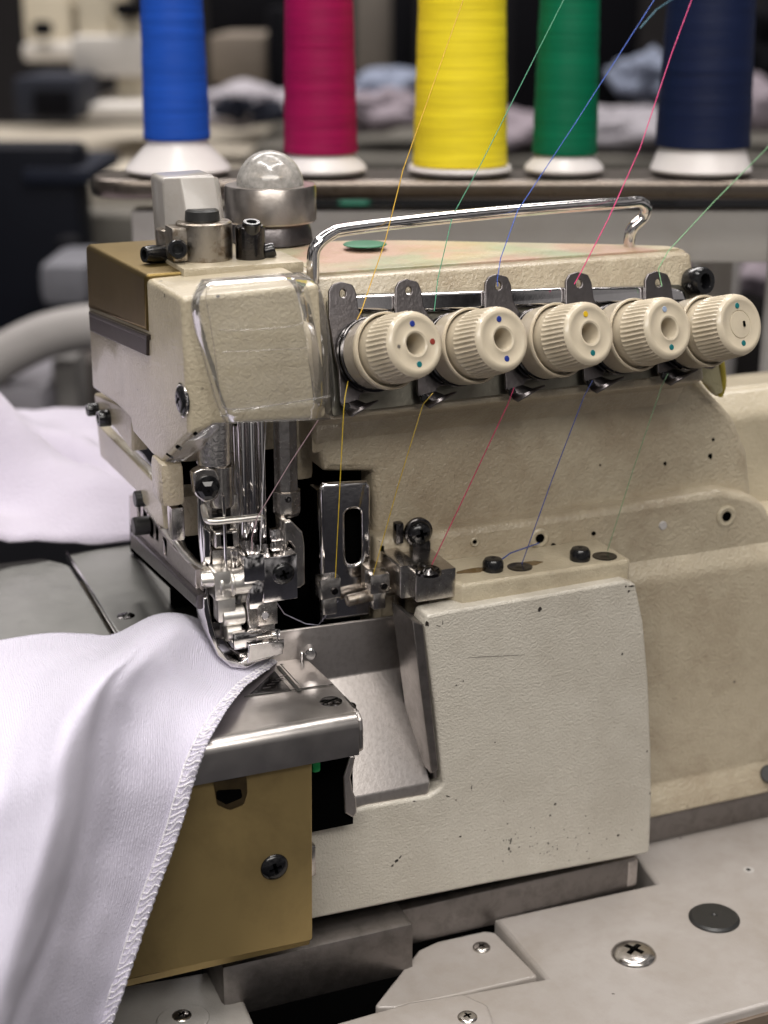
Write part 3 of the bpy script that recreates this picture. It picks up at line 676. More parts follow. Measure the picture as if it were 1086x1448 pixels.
# tall lever block: front face sloped
yl = 41.3
lb = plate_y([(229, 252), (300, 247), (312, 256), (322, 340), (322, 395), (240, 395)], yl, 1.4, .1, rad=[.15, 0, .15, 0, 0, 0])
sl = ngons([Py(256, 250, yl-.02), Py(306, 250, yl-.02), Py(320, 345, yl-.02), Py(283, 345, yl-.02), Py(262, 300, yl-.02),
            Py(256, 252, yl+.3), Py(306, 252, yl+.3), Py(318, 352, yl-1.0), Py(286, 352, yl-1.0)], [(0, 4, 3, 2, 1)], .2, .03)
wedge = ngons([Py(232, 252, yl), Py(255, 251, yl-.35), Py(303, 249, yl-.35), Py(320, 350, yl-1.1), Py(283, 352, yl-1.1), Py(235, 372, yl), Py(322, 352, yl), Py(308, 250, yl), Py(262, 300, yl-.6)],
              [(1, 2, 3, 4, 8), (0, 1, 8, 4, 5), (2, 7, 6, 3), (4, 3, 6, 5), (0, 7, 2, 1)], 0, .05)
part('lever_block', [lb, wedge], enamel('silver_grey_casting', (.36, .34, .32), amt=.35, rough=.35, peel=.00004), mc)
# oil window
oc = Py(383, 312, 44.5)
part('oil_window_ring', [lathe([(0, 0), (1.32, 0), (1.36, .05), (1.36, 1.0), (1.32, 1.06), (1.0, 1.06)], (oc.x, oc.y, oc.z), NZ, 64)], metal('dull_nickel', (.46, .42, .39), .30, .06, .25, gsc=220, bsc=.00005), mc)
part('oil_window_dome', [lathe([(1.0*math.cos(t*.1571), 1.0+1.05*math.sin(t*.1571)) for t in range(11)], (oc.x, oc.y, oc.z), NZ, 48)], DOME, mc)
part('oil_sprayer', [rod((oc.x, oc.y, oc.z+1.02), (oc.x, oc.y, oc.z+1.35), .65), rod((oc.x+.1, oc.y, oc.z+1.2), (oc.x+.1, oc.y, oc.z+1.75), .18)], RUSTY, mc)
part('oil_window_base', [lathe([(0, -.6), (1.25, -.6), (1.2, -.25), (1.1, 0), (0, 0)], (oc.x, oc.y, oc.z), NZ, 48)], OXIDE, mc)

# --- clear eye guard
def guard():
    rows = []
    nv, nu = 30, 40
    Lp = cat([(286, 396), (272, 425), (276, 465), (292, 520), (303, 560), (312, 584), (320, 598)], 5)
    Rp = cat([(425, 386), (450, 405), (462, 450), (468, 500), (472, 540), (473, 565), (466, 592)], 5)
    K = len(Lp)
    for i in range(K):
        a = Lp[i]; b = Rp[i]; t = i/(K-1); r = []
        for j in range(nu+1):
            s = j/nu
            u = a[0]*(1-s)+b[0]*s; v = a[1]*(1-s)+b[1]*s
            y = 35.75+(.5*(max(0, 1-s/.13))**2 if s < .13 else 0)+(1.9*(max(0, (s-.80)/.20))**1.6 if s > .80 else 0)
            y += .55*max(0, 1-t/.10)**2
            y -= .05*math.exp(-((t-.36)/.02)**2)*(.08 < s < .85)+.05*math.exp(-((t-.51)/.02)**2)*(.08 < s < .85)+.10*math.exp(-((t-.86)/.03)**2)
            y += .005*math.sin(7*s+5*t)+.008*math.sin(13*t+3*s)
            r.append(Py(u, v, y))
        rows.append(r)
    return rows
gr = guard()
gd = part('eye_guard', [grid(gr)], CLEAR, mc, 'clear moulded plastic eye guard')
rim = [r[0] for r in gr]+[p for p in gr[-1]][1:]
part('rim', [tube([r[0] for r in gr], .028, 8), tube(gr[0], .026, 8), tube(gr[-1], .022, 8), tube([r[-1] for r in gr], .025, 8)], CLEARE, gd)
inner = cat([Py(330, 403, 35.72), Py(300, 404, 35.72), Py(291, 418, 35.7), Py(296, 450, 35.7), Py(304, 500, 35.7), Py(311, 560, 35.7), Py(318, 577, 35.7), Py(345, 578, 35.7), Py(400, 571, 35.7), Py(467, 560, 35.9)], 6)
part('moulded_edge', [tube(inner, .02, 6), tube(cat([Py(310, 466, 35.7), Py(340, 467, 35.7), Py(400, 463, 35.7), Py(430, 457, 35.75)], 5), .014, 6), tube(cat([Py(315, 498, 35.7), Py(360, 496, 35.7), Py(400, 494, 35.7), Py(433, 493, 35.75)], 5), .014, 6)], CLEARE, gd)
fl = [[Py(234, 652, 36.9), Py(262, 625, 36.6), Py(300, 600, 36.3)], [Py(246, 654, 36.7), Py(285, 630, 36.45), Py(308, 602, 36.2)], [Py(262, 650, 36.6), Py(282, 634, 36.5), Py(310, 606, 36.3)]]
part('flap', [grid(fl, .04)], CLEARE, gd)

# --- needle and presser mechanism
Yn = 38.3
part('needle_bush', [lathe([(0, 0), (.42, 0), (.46, .05), (.48, 1.2), (.45, 1.45), (0, 1.5)], Py(303, 656, Yn), NZ, 40)], metal('textured_cast_chrome', (.78, .75, .72), .22, .06, .2, gsc=700, bsc=.00025), mc)
mech = []
mech += [rodpx(312, 656, 715, .34, Yn)]
mech += [boxpx(296, 660, 326, 708, Yn-.15, .5, .1)]
mech += [plate_y([(272, 668), (285, 662), (305, 662), (312, 680), (308, 706), (290, 712), (276, 700)], Yn-.35, .35, .06, rad=.2)]
part('screw_block', mech, CHROME2, mc)
part('hex_bolt', [lathe([(0, 0), (.26, 0), (.28, .04), (.28, .14), (.16, .2), (.05, .2), (.04, .12), (0, .12)], Py(293, 691, Yn-.4), (-.15, -1, -.05), 6, ang=20), lathe([(0, -.05), (.33, -.05), (.33, .02), (.3, .04), (0, .04)], Py(293, 689, Yn-.38), NY, 30)], BLACK, mc)
# left presser link and curved strip
part('needle_holder', [boxpx(298, 712, 326, 748, Yn-.05, .35, .05), boxpx(300, 744, 323, 754, Yn, .3, .03)], OILY, mc)
part('thread_finger', [rod(Py(298, 737, Yn-.55), Py(366, 731, Yn-.6), .085), tube(cat([Py(288, 715, Yn-.1), Py(290, 728, Yn-.3), Py(297, 737, Yn-.55), Py(330, 735, Yn-.6), Py(366, 731, Yn-.6), Py(369, 733, Yn-.6)], 6), .09, 10)], SATIN, mc)
nb = plate_y([(303, 753), (338, 749), (340, 770), (334, 777), (304, 777)], Yn-.35, .4, .08, rad=.08, holes=[[(316, 757), (325, 756), (326, 769), (317, 770)]])
part('needle_clamp', [nb, boxpx(314, 756, 328, 772, Yn-.1, .05, 0)], CHROME2, mc)
part('needle_rod', [rodpx(319, 700, 870, .045, Yn-.45), rodpx(330, 778, 850, .06, Yn-.2)], POL, mc)
part('side_spring', [tube(cat([Py(284, 700, Yn), Py(286, 760, Yn), Py(290, 800, Yn), Py(292, 850, Yn), Py(297, 890, Yn-.1), Py(306, 915, Yn-.3)], 8), .11, 10),
                     plate_y([(287, 745), (298, 752), (299, 795), (296, 800), (289, 795)], Yn-.2, .15, .04)], POL, mc)
# polished bars behind
part('needle_bar', [rodpx(356, 560, 800, .24, Yn+.9), rodpx(344, 560, 780, .12, Yn+.6)], POL, mc, 'polished vertical needle bar')
part('guide_rod', [rodpx(371, 560, 790, .09, Yn+.5), rodpx(337, 600, 790, .09, Yn+1.2)], POL, mc)
pb = lathe([(0, 0), (.30, 0), (.34, .06), (.34, 2.6), (0, 2.65)], Py(405, 694, Yn+.5), NZ, 8, ang=20)
part('presser_bar', [pb, lathe([(0, 0), (.34, 0), (.40, .12), (.40, .7), (0, .75)], Py(406, 727, Yn+.5), NZ, 8, ang=20)], CHROME2, mc, 'faceted presser bar')
part('bar_screw', [hexsock(Py(407, 706, Yn+.15), NY, .09, .05)], BLACK, mc)
part('head_inner_casting', [boxpx(326, 590, 400, 640, Yn+2.0, 2, .2), boxpx(415, 590, 444, 680, Yn+1.8, 2, .2), boxpx(228, 655, 262, 718, 38.5, 1.2, .2), boxpx(255, 700, 292, 760, 40, 1.2, .2), boxpx(326, 640, 345, 745, Yn+2, .6, .1)], CREAMD, mc)
part('lower_link', [boxpx(243, 718, 262, 765, 38.8, .5, .06)], CHROME2, mc)
# slotted bracket right of the clamp
br = plate_y([(402, 738), (412, 736), (428, 752), (431, 768), (432, 826), (424, 832), (416, 832), (416, 775), (408, 765), (402, 775)], Yn-.3, .22, .05, rad=.05)
part('knife_bracket', [br, boxpx(399, 735, 408, 800, Yn-.1, .6, .05)], CHROME2, mc)
# clamp block with black screw
cb = [boxpx(372, 786, 421, 850, Yn-.95, 1.1, .05), boxpx(344, 784, 376, 826, Yn-1.0, 1.2, .12), boxpx(352, 822, 382, 862, Yn-.85, .8, .12)]
part('knife_clamp', cb, CHROME, mc, 'square chrome knife clamp')
recess('clamp_screw', mc, Py(401, 811, Yn-.98), NY, .31, .1, (.3, BLACK))
part('clamp_foot', [boxpx(365, 852, 393, 884, Yn-.85, .5, .04), boxpx(366, 880, 390, 908, Yn-.7, .4, .06), plate_y([(352, 830), (364, 835), (372, 905), (364, 918), (350, 880), (348, 850)], Yn-.75, .25, .05)], CHROME2, mc)
part('presser_link', [rod(Py(302, 826, Yn-.5), Py(352, 820, Yn-.5), .36), rod(Py(306, 826, Yn-.5), Py(312, 825, Yn-.5), .42), rod(Py(322, 824, Yn-.5), Py(328, 823, Yn-.5), .40), boxpx(303, 808, 328, 850, Yn-.85, .7, .1), boxpx(308, 846, 334, 880, Yn-.75, .5, .06), rod(Py(312, 872, Yn-.55), Py(344, 868, Yn-.55), .28), rod(Py(318, 895, Yn-.6), Py(340, 892, Yn-.6), .24)], SATIN, mc)
part('link_plate', [boxpx(291, 706, 301, 765, Yn-.05, .3, .04), boxpx(300, 776, 342, 806, Yn-.2, .4, .08), boxpx(326, 700, 338, 752, Yn+.1, .3, .05)], CHROME2, mc)
part('side_link', [boxpx(384, 748, 402, 786, Yn+.2, .4, .08), boxpx(381, 890, 397, 925, Yn-.3, .4, .06), rod(Py(375, 870, Yn-.9), Py(375, 870, Yn-.8), .12)], CHROME, mc)
part('link_disc', [rod(Py(334, 832, Yn-.2), Py(350, 830, Yn-.2), .48)], metal('grey_ground_steel', (.33, .32, .31), .3, .05, .1), mc)
# ornate lever on the left
lv = plate([( (Px(u, v, 10.3)).y*-1, Px(u, v, 10.3).z) for u, v in [(243, 762), (250, 759), (256, 775), (278, 800), (296, 806), (300, 822), (292, 838), (280, 836), (262, 815), (250, 798), (243, 784)]], (10.3, 0, 0), (0, -1, 0), (0, 0, 1), .2, .07, rad=.08)
part('release_lever', [lv, rod(Py(284, 820, Yn-.5), Py(304, 818, Yn-.6), .24), tube(cat([Py(247, 762, 39.6), Py(256, 776, 39.2), Py(275, 797, 38.6), Py(290, 806, 38.0)], 6), .11)], SATIN, mc, 'bright stepped presser lever')
# presser foot
foot = plate([(p.x, p.z) for p in (Py(u, v, 37.2) for u, v in [(288, 846), (294, 846), (299, 880), (309, 915), (322, 932), (341, 937), (352, 929), (400, 917), (400, 925), (362, 938), (347, 946), (327, 944), (308, 928), (294, 895), (288, 865)])], (0, 37.2, 0), (1, 0, 0), (0, 0, 1), .9, .03)
part('presser_foot', [foot, plate_y([(352, 912), (402, 905), (402, 916), (396, 926), (350, 938)], 37.15, .1, .03), boxpx(330, 893, 372, 917, 37.3, .7, .06)], CHROME, mc, 'curved chrome presser foot on the fabric edge')
part('foot_frame', [plate_z([(312, 900), (345, 885), (362, 893), (374, 915), (340, 925), (324, 915)], ZP+.75, .12, .04, holes=[[(325, 903), (342, 896), (352, 906), (334, 914)]], rad=.05), plate_z([(318, 905), (352, 895), (366, 905), (350, 930), (330, 930)], ZP+.42, .1, .03, rad=.05)], CHROME2, mc)
part('foot_screw', [rod(Py(362, 903, 37.0), Py(386, 899, 37.0), .06), lathe([(0, 0), (.12, 0), (.12, .1), (0, .1)], Py(384, 899, 37.0), (1, 0, .1), 16)], CHROME2, mc)
part('lower_needle_guard', [boxpx(373, 905, 392, 925, 37.7, .3, .05), boxpx(300, 880, 318, 905, 37.8, .3, .05)], OILY, mc)

# --- left side rail, guard arm, slotted rack
def PXh(u, v, x): return Px(u, v, x)
part('guard_arm', [plate_x([(137, 599), (224, 688), (228, 700), (232, 748), (222, 742), (192, 694), (142, 645)], 9.6, .35, .05)], CREAM, mc, 'pale metal guard arm')
part('side_nut', [rod(Px(228, 728, 9.75), Px(228, 728, 9.75)+Vector((.5, 0, 0)), .28), rod(Px(190, 706, 9.4), Px(190, 706, 9.4)+Vector((.5, 0, 0)), .24), rod(Px(188, 745, 9.4), Px(188, 745, 9.4)+Vector((.5, 0, 0)), .28)], RUBBER, mc)
slots = []
for u, v in ((196, 720), (205, 732), (214, 744), (222, 752), (233, 772)):
    slots.append([(u-2.4, v-12), (u+2.4, v-8), (u+2.8, v+16), (u-2, v+12)])
part('slotted_rack', [plate_x([(183, 700), (190, 700), (240, 768), (276, 806), (276, 838), (240, 805), (184, 742)], 9.9, .25, .04, holes=slots)], STEELS, mc)
part('rack_shade_sheet', [plate_x([(183, 700), (280, 806), (280, 870), (184, 780)], 10.4, .2, .03)], VOID, mc)  # black sheet fills in the shade behind the slotted rack
part('rack_foot', [plate_x([(184, 752), (192, 758), (278, 842), (278, 862), (184, 775)], 9.75, .3, .08)], OXIDE, mc)

# --- looper zone
part('looper_cover', [plate_y([(453, 690), (458, 684), (520, 681), (524, 688), (526, 850), (524, 872), (456, 880)], 38.3, .22, .09, rad=[.15, 0, 0, .1, 0, 0, 0],
     holes=[fillet([(488, 722), (511, 719), (512, 795), (490, 800)], 11)]), boxpx(452, 695, 464, 880, 38.4, .8, .06)], CHROME, mc)
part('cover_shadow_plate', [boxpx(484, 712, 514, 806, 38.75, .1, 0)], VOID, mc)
for (u, v, w_, h_) in ((468, 833, 30, 30), (538, 826, 28, 28)):
    part('looper_eyelet', [boxpx(u-w_/2, v-h_/2, u+w_/2, v+h_/2, 37.3, .5, .08), boxpx(u-w_/2+4, v+h_/2-2, u+w_/2-6, v+h_/2+22, 37.45, .35, .06), rod(Py(u-w_/2-2, v-2, 37.5), Py(u-w_/2+5, v-3, 37.5), .1)], CHROME2, mc)
    part('eyelet_screw', [slotted(Py(u+5, v+3, 37.28), NY, .10, .05, .8)], OILY, mc)
part('looper_bar', [rod(Py(490, 850, 38.0), Py(560, 832, 38.0), .17), boxpx(520, 800, 585, 842, 38.0, .8, .1), boxpx(556, 812, 574, 866, 38.25, .5, .08)], RUSTY, mc)
cc = Py(612, 822, 36.9)
part('thread_bracket', [prof_x([(36.6, -15.1), (36.6, -15.95), (38.3, -15.95), (38.3, -15.1)], Py(588, 820, 36.6).x, Py(645, 820, 36.6).x, .05), prof_x([(36.9, -14.95), (36.9, -15.9), (38.4, -15.9), (38.4, -14.95)], Py(566, 815, 36.9).x, Py(592, 820, 36.9).x, .06)], CHROME2, mc)
c = Pz(606, 810, -15.1); part('thread_port', [lathe([(.36, -.02), (.36, .06), (.30, .12), (.2, .06), (.12, .16), (0, .2)], c, NZ, 28)], OILY, mc)
part('end_clip', [boxpx(640, 815, 664, 856, 37.0, 1.0, .2)], CREAMD, mc)
c = Py(590, 751, 38.3)
part('wall_screw_boss', [lathe([(0, 0), (.42, 0), (.42, .12), (.36, .16), (0, .16)], c, NY, 36), boxpx(583, 765, 606, 800, 38.1, .3, .1)], OILY, mc)
recess('wall_screw', mc, c+NY*.16, NY, .36, .2, (.2, BLACK))
part('wall_lug', [boxpx(560, 740, 572, 770, 38.2, .3, .08), boxpx(598, 765, 610, 812, 38.15, .3, .1)], OILY, mc)

# --- chip tray
tl = [Py(398, 890, 38.15), Py(567, 868, 38.15), Py(567, 942, 38.15)]
bx, by = tl[2], Py(607, 1106, 36.25)
tray = ngons([Vector((11.9, 38.15, tl[0].z)), tl[1], bx, Vector((11.9, 38.15, bx.z)), by, Vector((11.9, 36.25, by.z)), by+Vector((-.12, -.06, -.45)), Vector((11.9, 36.19, by.z-.45))],
             [(0, 1, 2, 3), (3, 2, 4, 5), (5, 4, 6, 7)], .09, .07, 4)
part('chip_tray', [tray], STEELS, mc, 'bent satin steel chip tray')
side = ngons([Vector((15.95, 38.2, -16.85)), Vector((16.02, 36.7, -16.45)), Vector((16.15, 36.1, -21.2)), Vector((16.13, 36.4, -21.4)), Vector((15.95, 38.2, -18.6))], [(0, 1, 2, 3, 4)], .08, .02)
part('tray_side', [side], RAIL, mc)
part('tray_edge_post', [plate_y([(583, 878), (598, 884), (620, 1088), (610, 1094)], 35.93, 1.5, .03)], RAIL, mc)
part('tray_screw', [slotted(Vector((15.93, 37.6, -17.25)), (-1, -.25, 0), .26, .22, .5)], CHROME2, mc)
part('small_pin', [rod(Py(438, 918, 37.6), Py(431, 916, 37.6)+Vector((0, -.5, 0)), .16), rod(Py(427, 938, 37.8), Py(427, 922, 37.8), .06)], CHROME, mc)
part('inner_bracket', [plate_y([(495, 1070), (503, 1070), (500, 1086), (496, 1100), (499, 1118), (504, 1130), (505, 1148), (500, 1157), (488, 1150), (486, 1100)], 35.3, .1, .04, rad=.04)], STEELS, mc)
part('green_clip', [boxpx(442, 1078, 454, 1093, 35.4, .4, .08)], plain('bright_green_plastic', (.0, .5, .12), .4), mc)
part('cavity_shade_block', [boxpx(430, 1040, 499, 1172, 35.5, .4, 0)], VOID, mc)  # black block paints the shade of the open cavity beside the tray
part('side_lug', [boxpx(436, 1196, 447, 1240, 35.7, .25, .05)], CHROME2, mc)
# --- needle plate
pz = lambda u, v: Pz(u, v, ZP)
np_pts = [(7.4, 34.32), (13.0, 34.32), (13.16, 34.5), (13.13, 36.2), (13.02, 37.8), (12.3, 38.5), (7.4, 38.5)]
holes = []
part('needle_plate', [plate(np_pts, (0, 0, ZP), (1, 0, 0), (0, 1, 0), .16, .03)], STEEL, mc, 'brushed steel needle plate with folded front edge')
prof = [(34.33, ZP)]+[(34.33-.33*math.sin(t), ZP-.33+.33*math.cos(t)) for t in [k*math.pi/16 for k in range(1, 9)]]+[(34.0, ZP-1.1), (34.14, ZP-1.1)]+[(34.33-.19*math.sin(t), ZP-.33+.19*math.cos(t)) for t in [k*math.pi/16 for k in range(8, -1, -1)]]
fr = prof_x(prof, 7.4, 13.05, .02)
rp_ = plate([(-34.33, -.0), (-34.06, -.12), (-34.0, -.4), (-34.0, -.95), (-34.15, -1.1), (-35.2, -1.1), (-35.4, 0)], (13.05, 0, ZP), (0, -1, 0), (0, 0, 1), .12, .04, rad=.1)
part('front_fold', [fr, rp_], STEEL, mc)
dk = plain('dark_seam', (.03, .028, .025), .5)
def strip_z(a, b, w_, z):
    a = Pz(*a, z); b = Pz(*b, z); d = (b-a).normalized(); n = Vector((-d.y, d.x, 0))*w_/2
    return ngons([a+n, b+n, b-n, a-n], [(0, 1, 2, 3)], .015)
part('plate_seam', [strip_z((345, 985), (471, 968), .035, ZP+.012), strip_z((393, 942), (424, 978), .1, ZP+.012), strip_z((400, 939), (398, 940), .1, ZP+.012)], dk, mc)
part('throat_plate', [plate_z([(352, 982), (388, 948), (412, 976)], ZP+.03, .06, .01)], OILY, mc)
part('throat_insert', [plate_z([(398, 940), (437, 935), (466, 966), (428, 973)], ZP+.025, .05, .012)], STEEL, mc)
part('feed_teeth', [strip_z((372+k*6, 973-k*4), (383+k*6, 971-k*4), .05, ZP+.05) for k in range(5)], OXIDE, mc)
part('plate_screw', [slotted(Pz(468, 992, ZP)+Vector((0, 0, -.02)), NZ, .30, .05, .4)], OILY, mc)
part('plate_screw', [slotted(Pz(494, 988, ZP)+Vector((.0, .05, -.25)), NZ, .2, .05, 1.4)], OILY, mc)
part('plate_support', [box((10.2, 36.3, ZP-.75), (5.4, 3.6, .9), bev=.05)], OXIDE, mc)
# --- gold plate
g_px = [(441, 1082), (442, 1333), (300, 1362), (150, 1393), (20, 1420), (20, 1150), (303, 1108), (304, 1100)]
gp = plate_y([(441, 1080), (442, 1330), (150, 1391), (20, 1418), (20, 1150)], 34.25, .16, .03, rad=[.03, .12, 0, 0, 0])
gpo = part('gold_front_plate', [gp], GOLD, mc, 'matte gold metal plate with one black screw')
gp2 = prof_x([(34.25, -24.2), (34.33, -24.45), (35.4, -24.5), (35.4, -24.35), (34.5, -24.3)], 4, 11.7, .02)
part('return_edge', [gp2], GOLD, gpo)
recess('screw', mc, Py(388, 1226, 34.25), NY, .38, .12, (.25, BLACK))
part('catch', [plate_y([(301, 1103), (349, 1096), (350, 1122), (345, 1138), (325, 1146), (307, 1138)], 34.235, .05, .01, rad=.12)], metal('smudged_gold', (.30, .22, .11), .3, .1, .6, bsc=.0001), gpo)
part('catch_slot', [plate_y([(306, 1118), (341, 1116), (343, 1128), (320, 1138), (306, 1130)], 34.22, .03, .005, rad=.08), boxpx(303, 1094, 348, 1102, 34.2, .03, 0)], VOID, gpo)
# --- frame rail below
part('frame_bar', [box((18.95, 36.75, -26.05), (8.3, .9, 1.25), bev=.07)], RAIL, mc)
part('frame_bar', [box((22.98, 36.9, -25.98), (.35, 1.25, .9), bev=.05)], STEELS, mc, 'bent steel end of the frame bar')
part('frame_casting', [box((12.35, 36.4, -26.1), (5.7, 2.2, 1.7), bev=.18)], RAIL, mc)
# --- cloth plates on the left
part('cloth_plate', [plate([(8.52, 38.8), (12.2, 38.8), (11.6, 49.3), (8.45, 49.0)], (0, 0, ZP+.02), (1, 0, 0), (0, 1, 0), .35, .05)], CLOTHP, mc, 'grey steel cloth plate beside the presser foot')
lp = [(8.32, 36), (8.34, 48.0), (7.6, 49.0), (-14, 49.3), (-14, 36)]
part('cloth_plate', [plate(lp, (0, 0, ZP), (1, 0, 0), (0, 1, 0), .4, .08, rad=[0, .9, .3, 0, 0])], CLOTHP, mc, 'wider grey steel cloth plate at the left')
part('seam_edge', [box((8.42, 43.5, ZP-.02), (.07, 11, .3), bev=.02)], POL, mc)
c = Pz(178, 871, ZP+.02)
part('plate_screw', [slotted(c+Vector((0, 0, -.02)), NZ, .27, .04, 1)], OILY, mc)
part('cloth_plate_body', [box((-2, 44, -21.5), (24, 8, 6.5), bev=.4)], CREAM, mc)
# ================================================================ WHITE FABRIC (foreground)
# columns from the far left to the hem; rows from the table down
ctl = [  # each row: (u, v, y) control points left -> right (hem)
 [(-260, 935, 43), (-60, 915, 42.5), (60, 897, 42.3), (120, 897, 42.0), (160, 898, 41.6), (215, 872, 41.0), (252, 868, 40.2), (288, 880, 39.4), (318, 905, 38.6), (392, 934, 38.2)],
 [(-260, 1000, 40), (-60, 960, 39.6), (40, 935, 39.4), (100, 925, 39.2), (150, 920, 38.8), (200, 892, 38.0), (245, 884, 37.6), (285, 905, 37.8), (330, 935, 37.6), (375, 949, 37.3)],
 [(-260, 1060, 37), (-60, 1010, 37), (30, 985, 36.8), (90, 962, 36.4), (140, 940, 35.9), (190, 925, 35.5), (225, 930, 35.9), (270, 950, 36.5), (310, 965, 36.6), (345, 971, 36.3)],
 [(-260, 1130, 34), (-60, 1080, 34.2), (10, 1050, 34.0), (60, 1020, 33.8), (110, 985, 33.4), (150, 968, 33.5), (190, 975, 34.6), (245, 985, 35.2), (285, 995, 35.3), (322, 1000, 35.1)],
 [(-260, 1200, 32.2), (-60, 1150, 32.4), (0, 1120, 32.2), (45, 1090, 32.0), (90, 1055, 31.9), (125, 1040, 32.6), (170, 1035, 33.9), (225, 1035, 34.2), (262, 1040, 34.2), (296, 1045, 33.9)],
 [(-260, 1280, 31.4), (-60, 1220, 31.5), (-10, 1200, 31.4), (30, 1175, 31.2), (75, 1140, 31.2), (108, 1120, 31.9), (155, 1110, 33.3), (205, 1105, 33.6), (245, 1103, 33.6), (273, 1105, 33.5)],
 [(-260, 1360, 30.9), (-80, 1310, 30.9), (-30, 1290, 30.7), (10, 1265, 30.5), (55, 1230, 30.5), (88, 1215, 31.3), (135, 1195, 32.9), (185, 1185, 33.3), (225, 1180, 33.4), (250, 1180, 33.3)],
 [(-260, 1440, 30.5), (-90, 1400, 30.4), (-50, 1380, 30.1), (-12, 1350, 29.9), (30, 1320, 30.0), (65, 1300, 30.9), (112, 1280, 32.5), (160, 1268, 33.0), (198, 1262, 33.2), (222, 1262, 33.1)],
 [(-260, 1540, 30.2), (-100, 1500, 30.0), (-70, 1470, 29.7), (-38, 1440, 29.4), (2, 1410, 29.5), (38, 1385, 30.5), (88, 1365, 32.1), (135, 1355, 32.7), (170, 1350, 33.0), (192, 1350, 32.9)],
 [(-260, 1650, 30.0), (-110, 1600, 29.7), (-90, 1570, 29.4), (-60, 1540, 29.0), (-22, 1500, 29.1), (12, 1480, 30.1), (62, 1460, 31.8), (110, 1450, 32.5), (142, 1445, 32.8), (160, 1445, 32.7)],
 [(-260, 1760, 29.9), (-130, 1700, 29.5), (-110, 1670, 29.2), (-85, 1640, 28.8), (-48, 1600, 28.9), (-14, 1580, 29.9), (36, 1560, 31.6), (85, 1550, 32.3), (112, 1540, 32.7), (128, 1540, 32.6)]]
rows = [cat([Py(*c) for c in r], 9) for r in ctl]
cols = [cat([r[k] for r in rows], 9) for k in range(len(rows[0]))]
fab = [[cols[k][i] for k in range(len(cols))] for i in range(len(cols[0]))]
for i, r in enumerate(fab):
    for k, p in enumerate(r):
        n = noise.noise(Vector((p.x*.55, p.y*.55, p.z*.35)))*.16-.22*math.exp(-((k-52+i*.10+3*math.sin(i*.08))/2.6)**2)*min(1, i/20)-.16*math.exp(-((k-22+i*.05)/3.2)**2)*min(1, i/20)+noise.noise(Vector((p.x*1.7, p.y*1.7, p.z*1.2+5)))*.035
        r[k] = p+Vector((0, -1, .35))*n*min(1, i/14)
fb = part('white_fabric', [grid(fab, .06, True)], KNIT)
tag(fb, 'white knit fabric draped from the presser foot over the gold plate', 'fabric')
# rolled hem band with zigzag stitching
hem = [r[-1] for r in fab]; inn = [r[-4] for r in fab]
band = []
M_ = len(hem)
for i in range(M_):
    for q in (0, 1, 2):
        if i == M_-1 and q: break
        t = q/3
        a = hem[i]*(1-t)+(hem[i+1] if q else hem[i])*t; b = inn[i]*(1-t)+(inn[i+1] if q else inn[i])*t
        band.append((a, b))
brow = []
wd = .48
for k, (a, b) in enumerate(band):
    d = (b-a).normalized(); r = []
    tt = k/len(band); ww = .26+.20*min(1, tt*2.2)
    for j in range(9):
        s = j/8
        lump = .035*noise.noise(Vector((k*.30, j*.45, 3)))+.035*noise.noise(Vector((k*.16, j*.3, 9)))
        p = a+d*(ww*s-.04)+Vector((0, -1, .35))*(.045+.05*math.sin(s*math.pi)**.6+lump)
        if j == 0: p = p-d*.035*abs(math.sin(k*.9))+Vector((0, .10, 0))
        if j == 8: p = p+Vector((0, .12, -.02))
        r.append(p)
    brow.append(r)
hemo = part('hem', [grid(brow, 0, True)], KNIT, fb)
zz = []
pts = []
for k in range(0, len(brow)-4, 3):
    r = brow[k]; r2 = brow[min(k+3, len(brow)-1)]
    off = Vector((0, -.025, .01))
    jit = random.uniform(-.05, .05)
    zz.append(tube(cat([r[1]+off, r[3]+off*1.4+Vector((0, 0, jit)), r2[5]+off*1.4+Vector((0, 0, -jit*.7)), r2[7]+off+Vector((0, 0, random.uniform(-.04, .04)))], 2), random.uniform(.012, .024), 5))
zz.append(tube(cat([r[7]+Vector((0, -.02, 0)) for r in brow[::2]], 2), .022, 5))
part('overlock_stitching', zz, STITCH, fb)
# ================================================================ FABRIC HEAP behind
rows = []
for i in range(46):
    t = i/45; r = []
    for j in range(70):
        s = j/69
        x = -16+s*30; y = 49.2+t*21
        env = math.sin(math.pi*min(1, max(0, s*1.02)))**.45*math.sin(math.pi*min(1, t*.92+.08))**.55
        ed = 1/(1+math.exp((x-9.3+.12*(y-50))*1.6))
        h = 5.2*env*(.35+.65*ed)
        h += 1.5*env*math.sin(x*.8+.5*y+1.6*math.sin(y*.33))+1.0*env*noise.noise(Vector((x*.22, y*.22, 2)))*3
        h += 1.6*env*(1-abs(noise.noise(Vector((x*.16+y*.1, y*.12-x*.10, 11)))*3.2))
        h += .25*noise.noise(Vector((x*.9, y*.9, 7)))
        r.append(Vector((x, y, -18.4+max(-1.2, h*(.82-.18/(1+math.exp((x-3)*.5)))))))
    rows.append(r)
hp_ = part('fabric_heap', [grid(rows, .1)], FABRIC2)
tag(hp_, 'soft heap of white fabric behind the grey cloth plates', 'fabric')
# ================================================================ THREAD STAND AND CONES
yt = 60
def Dp(u, v): return Pd(u, v, 62.5)
tz = Dp(650, 247).z
st = thing('cone_stand', 'dark rimmed tray on grey beams carrying the thread cones', 'thread stand', (27, 60, ZT))
cm_ = Dp(680, 250)
ex = RT; ey = FH
def frm(a, b, z): return Vector((cm_.x, cm_.y, 0))+ex*a+ey*b+Vector((0, 0, z))
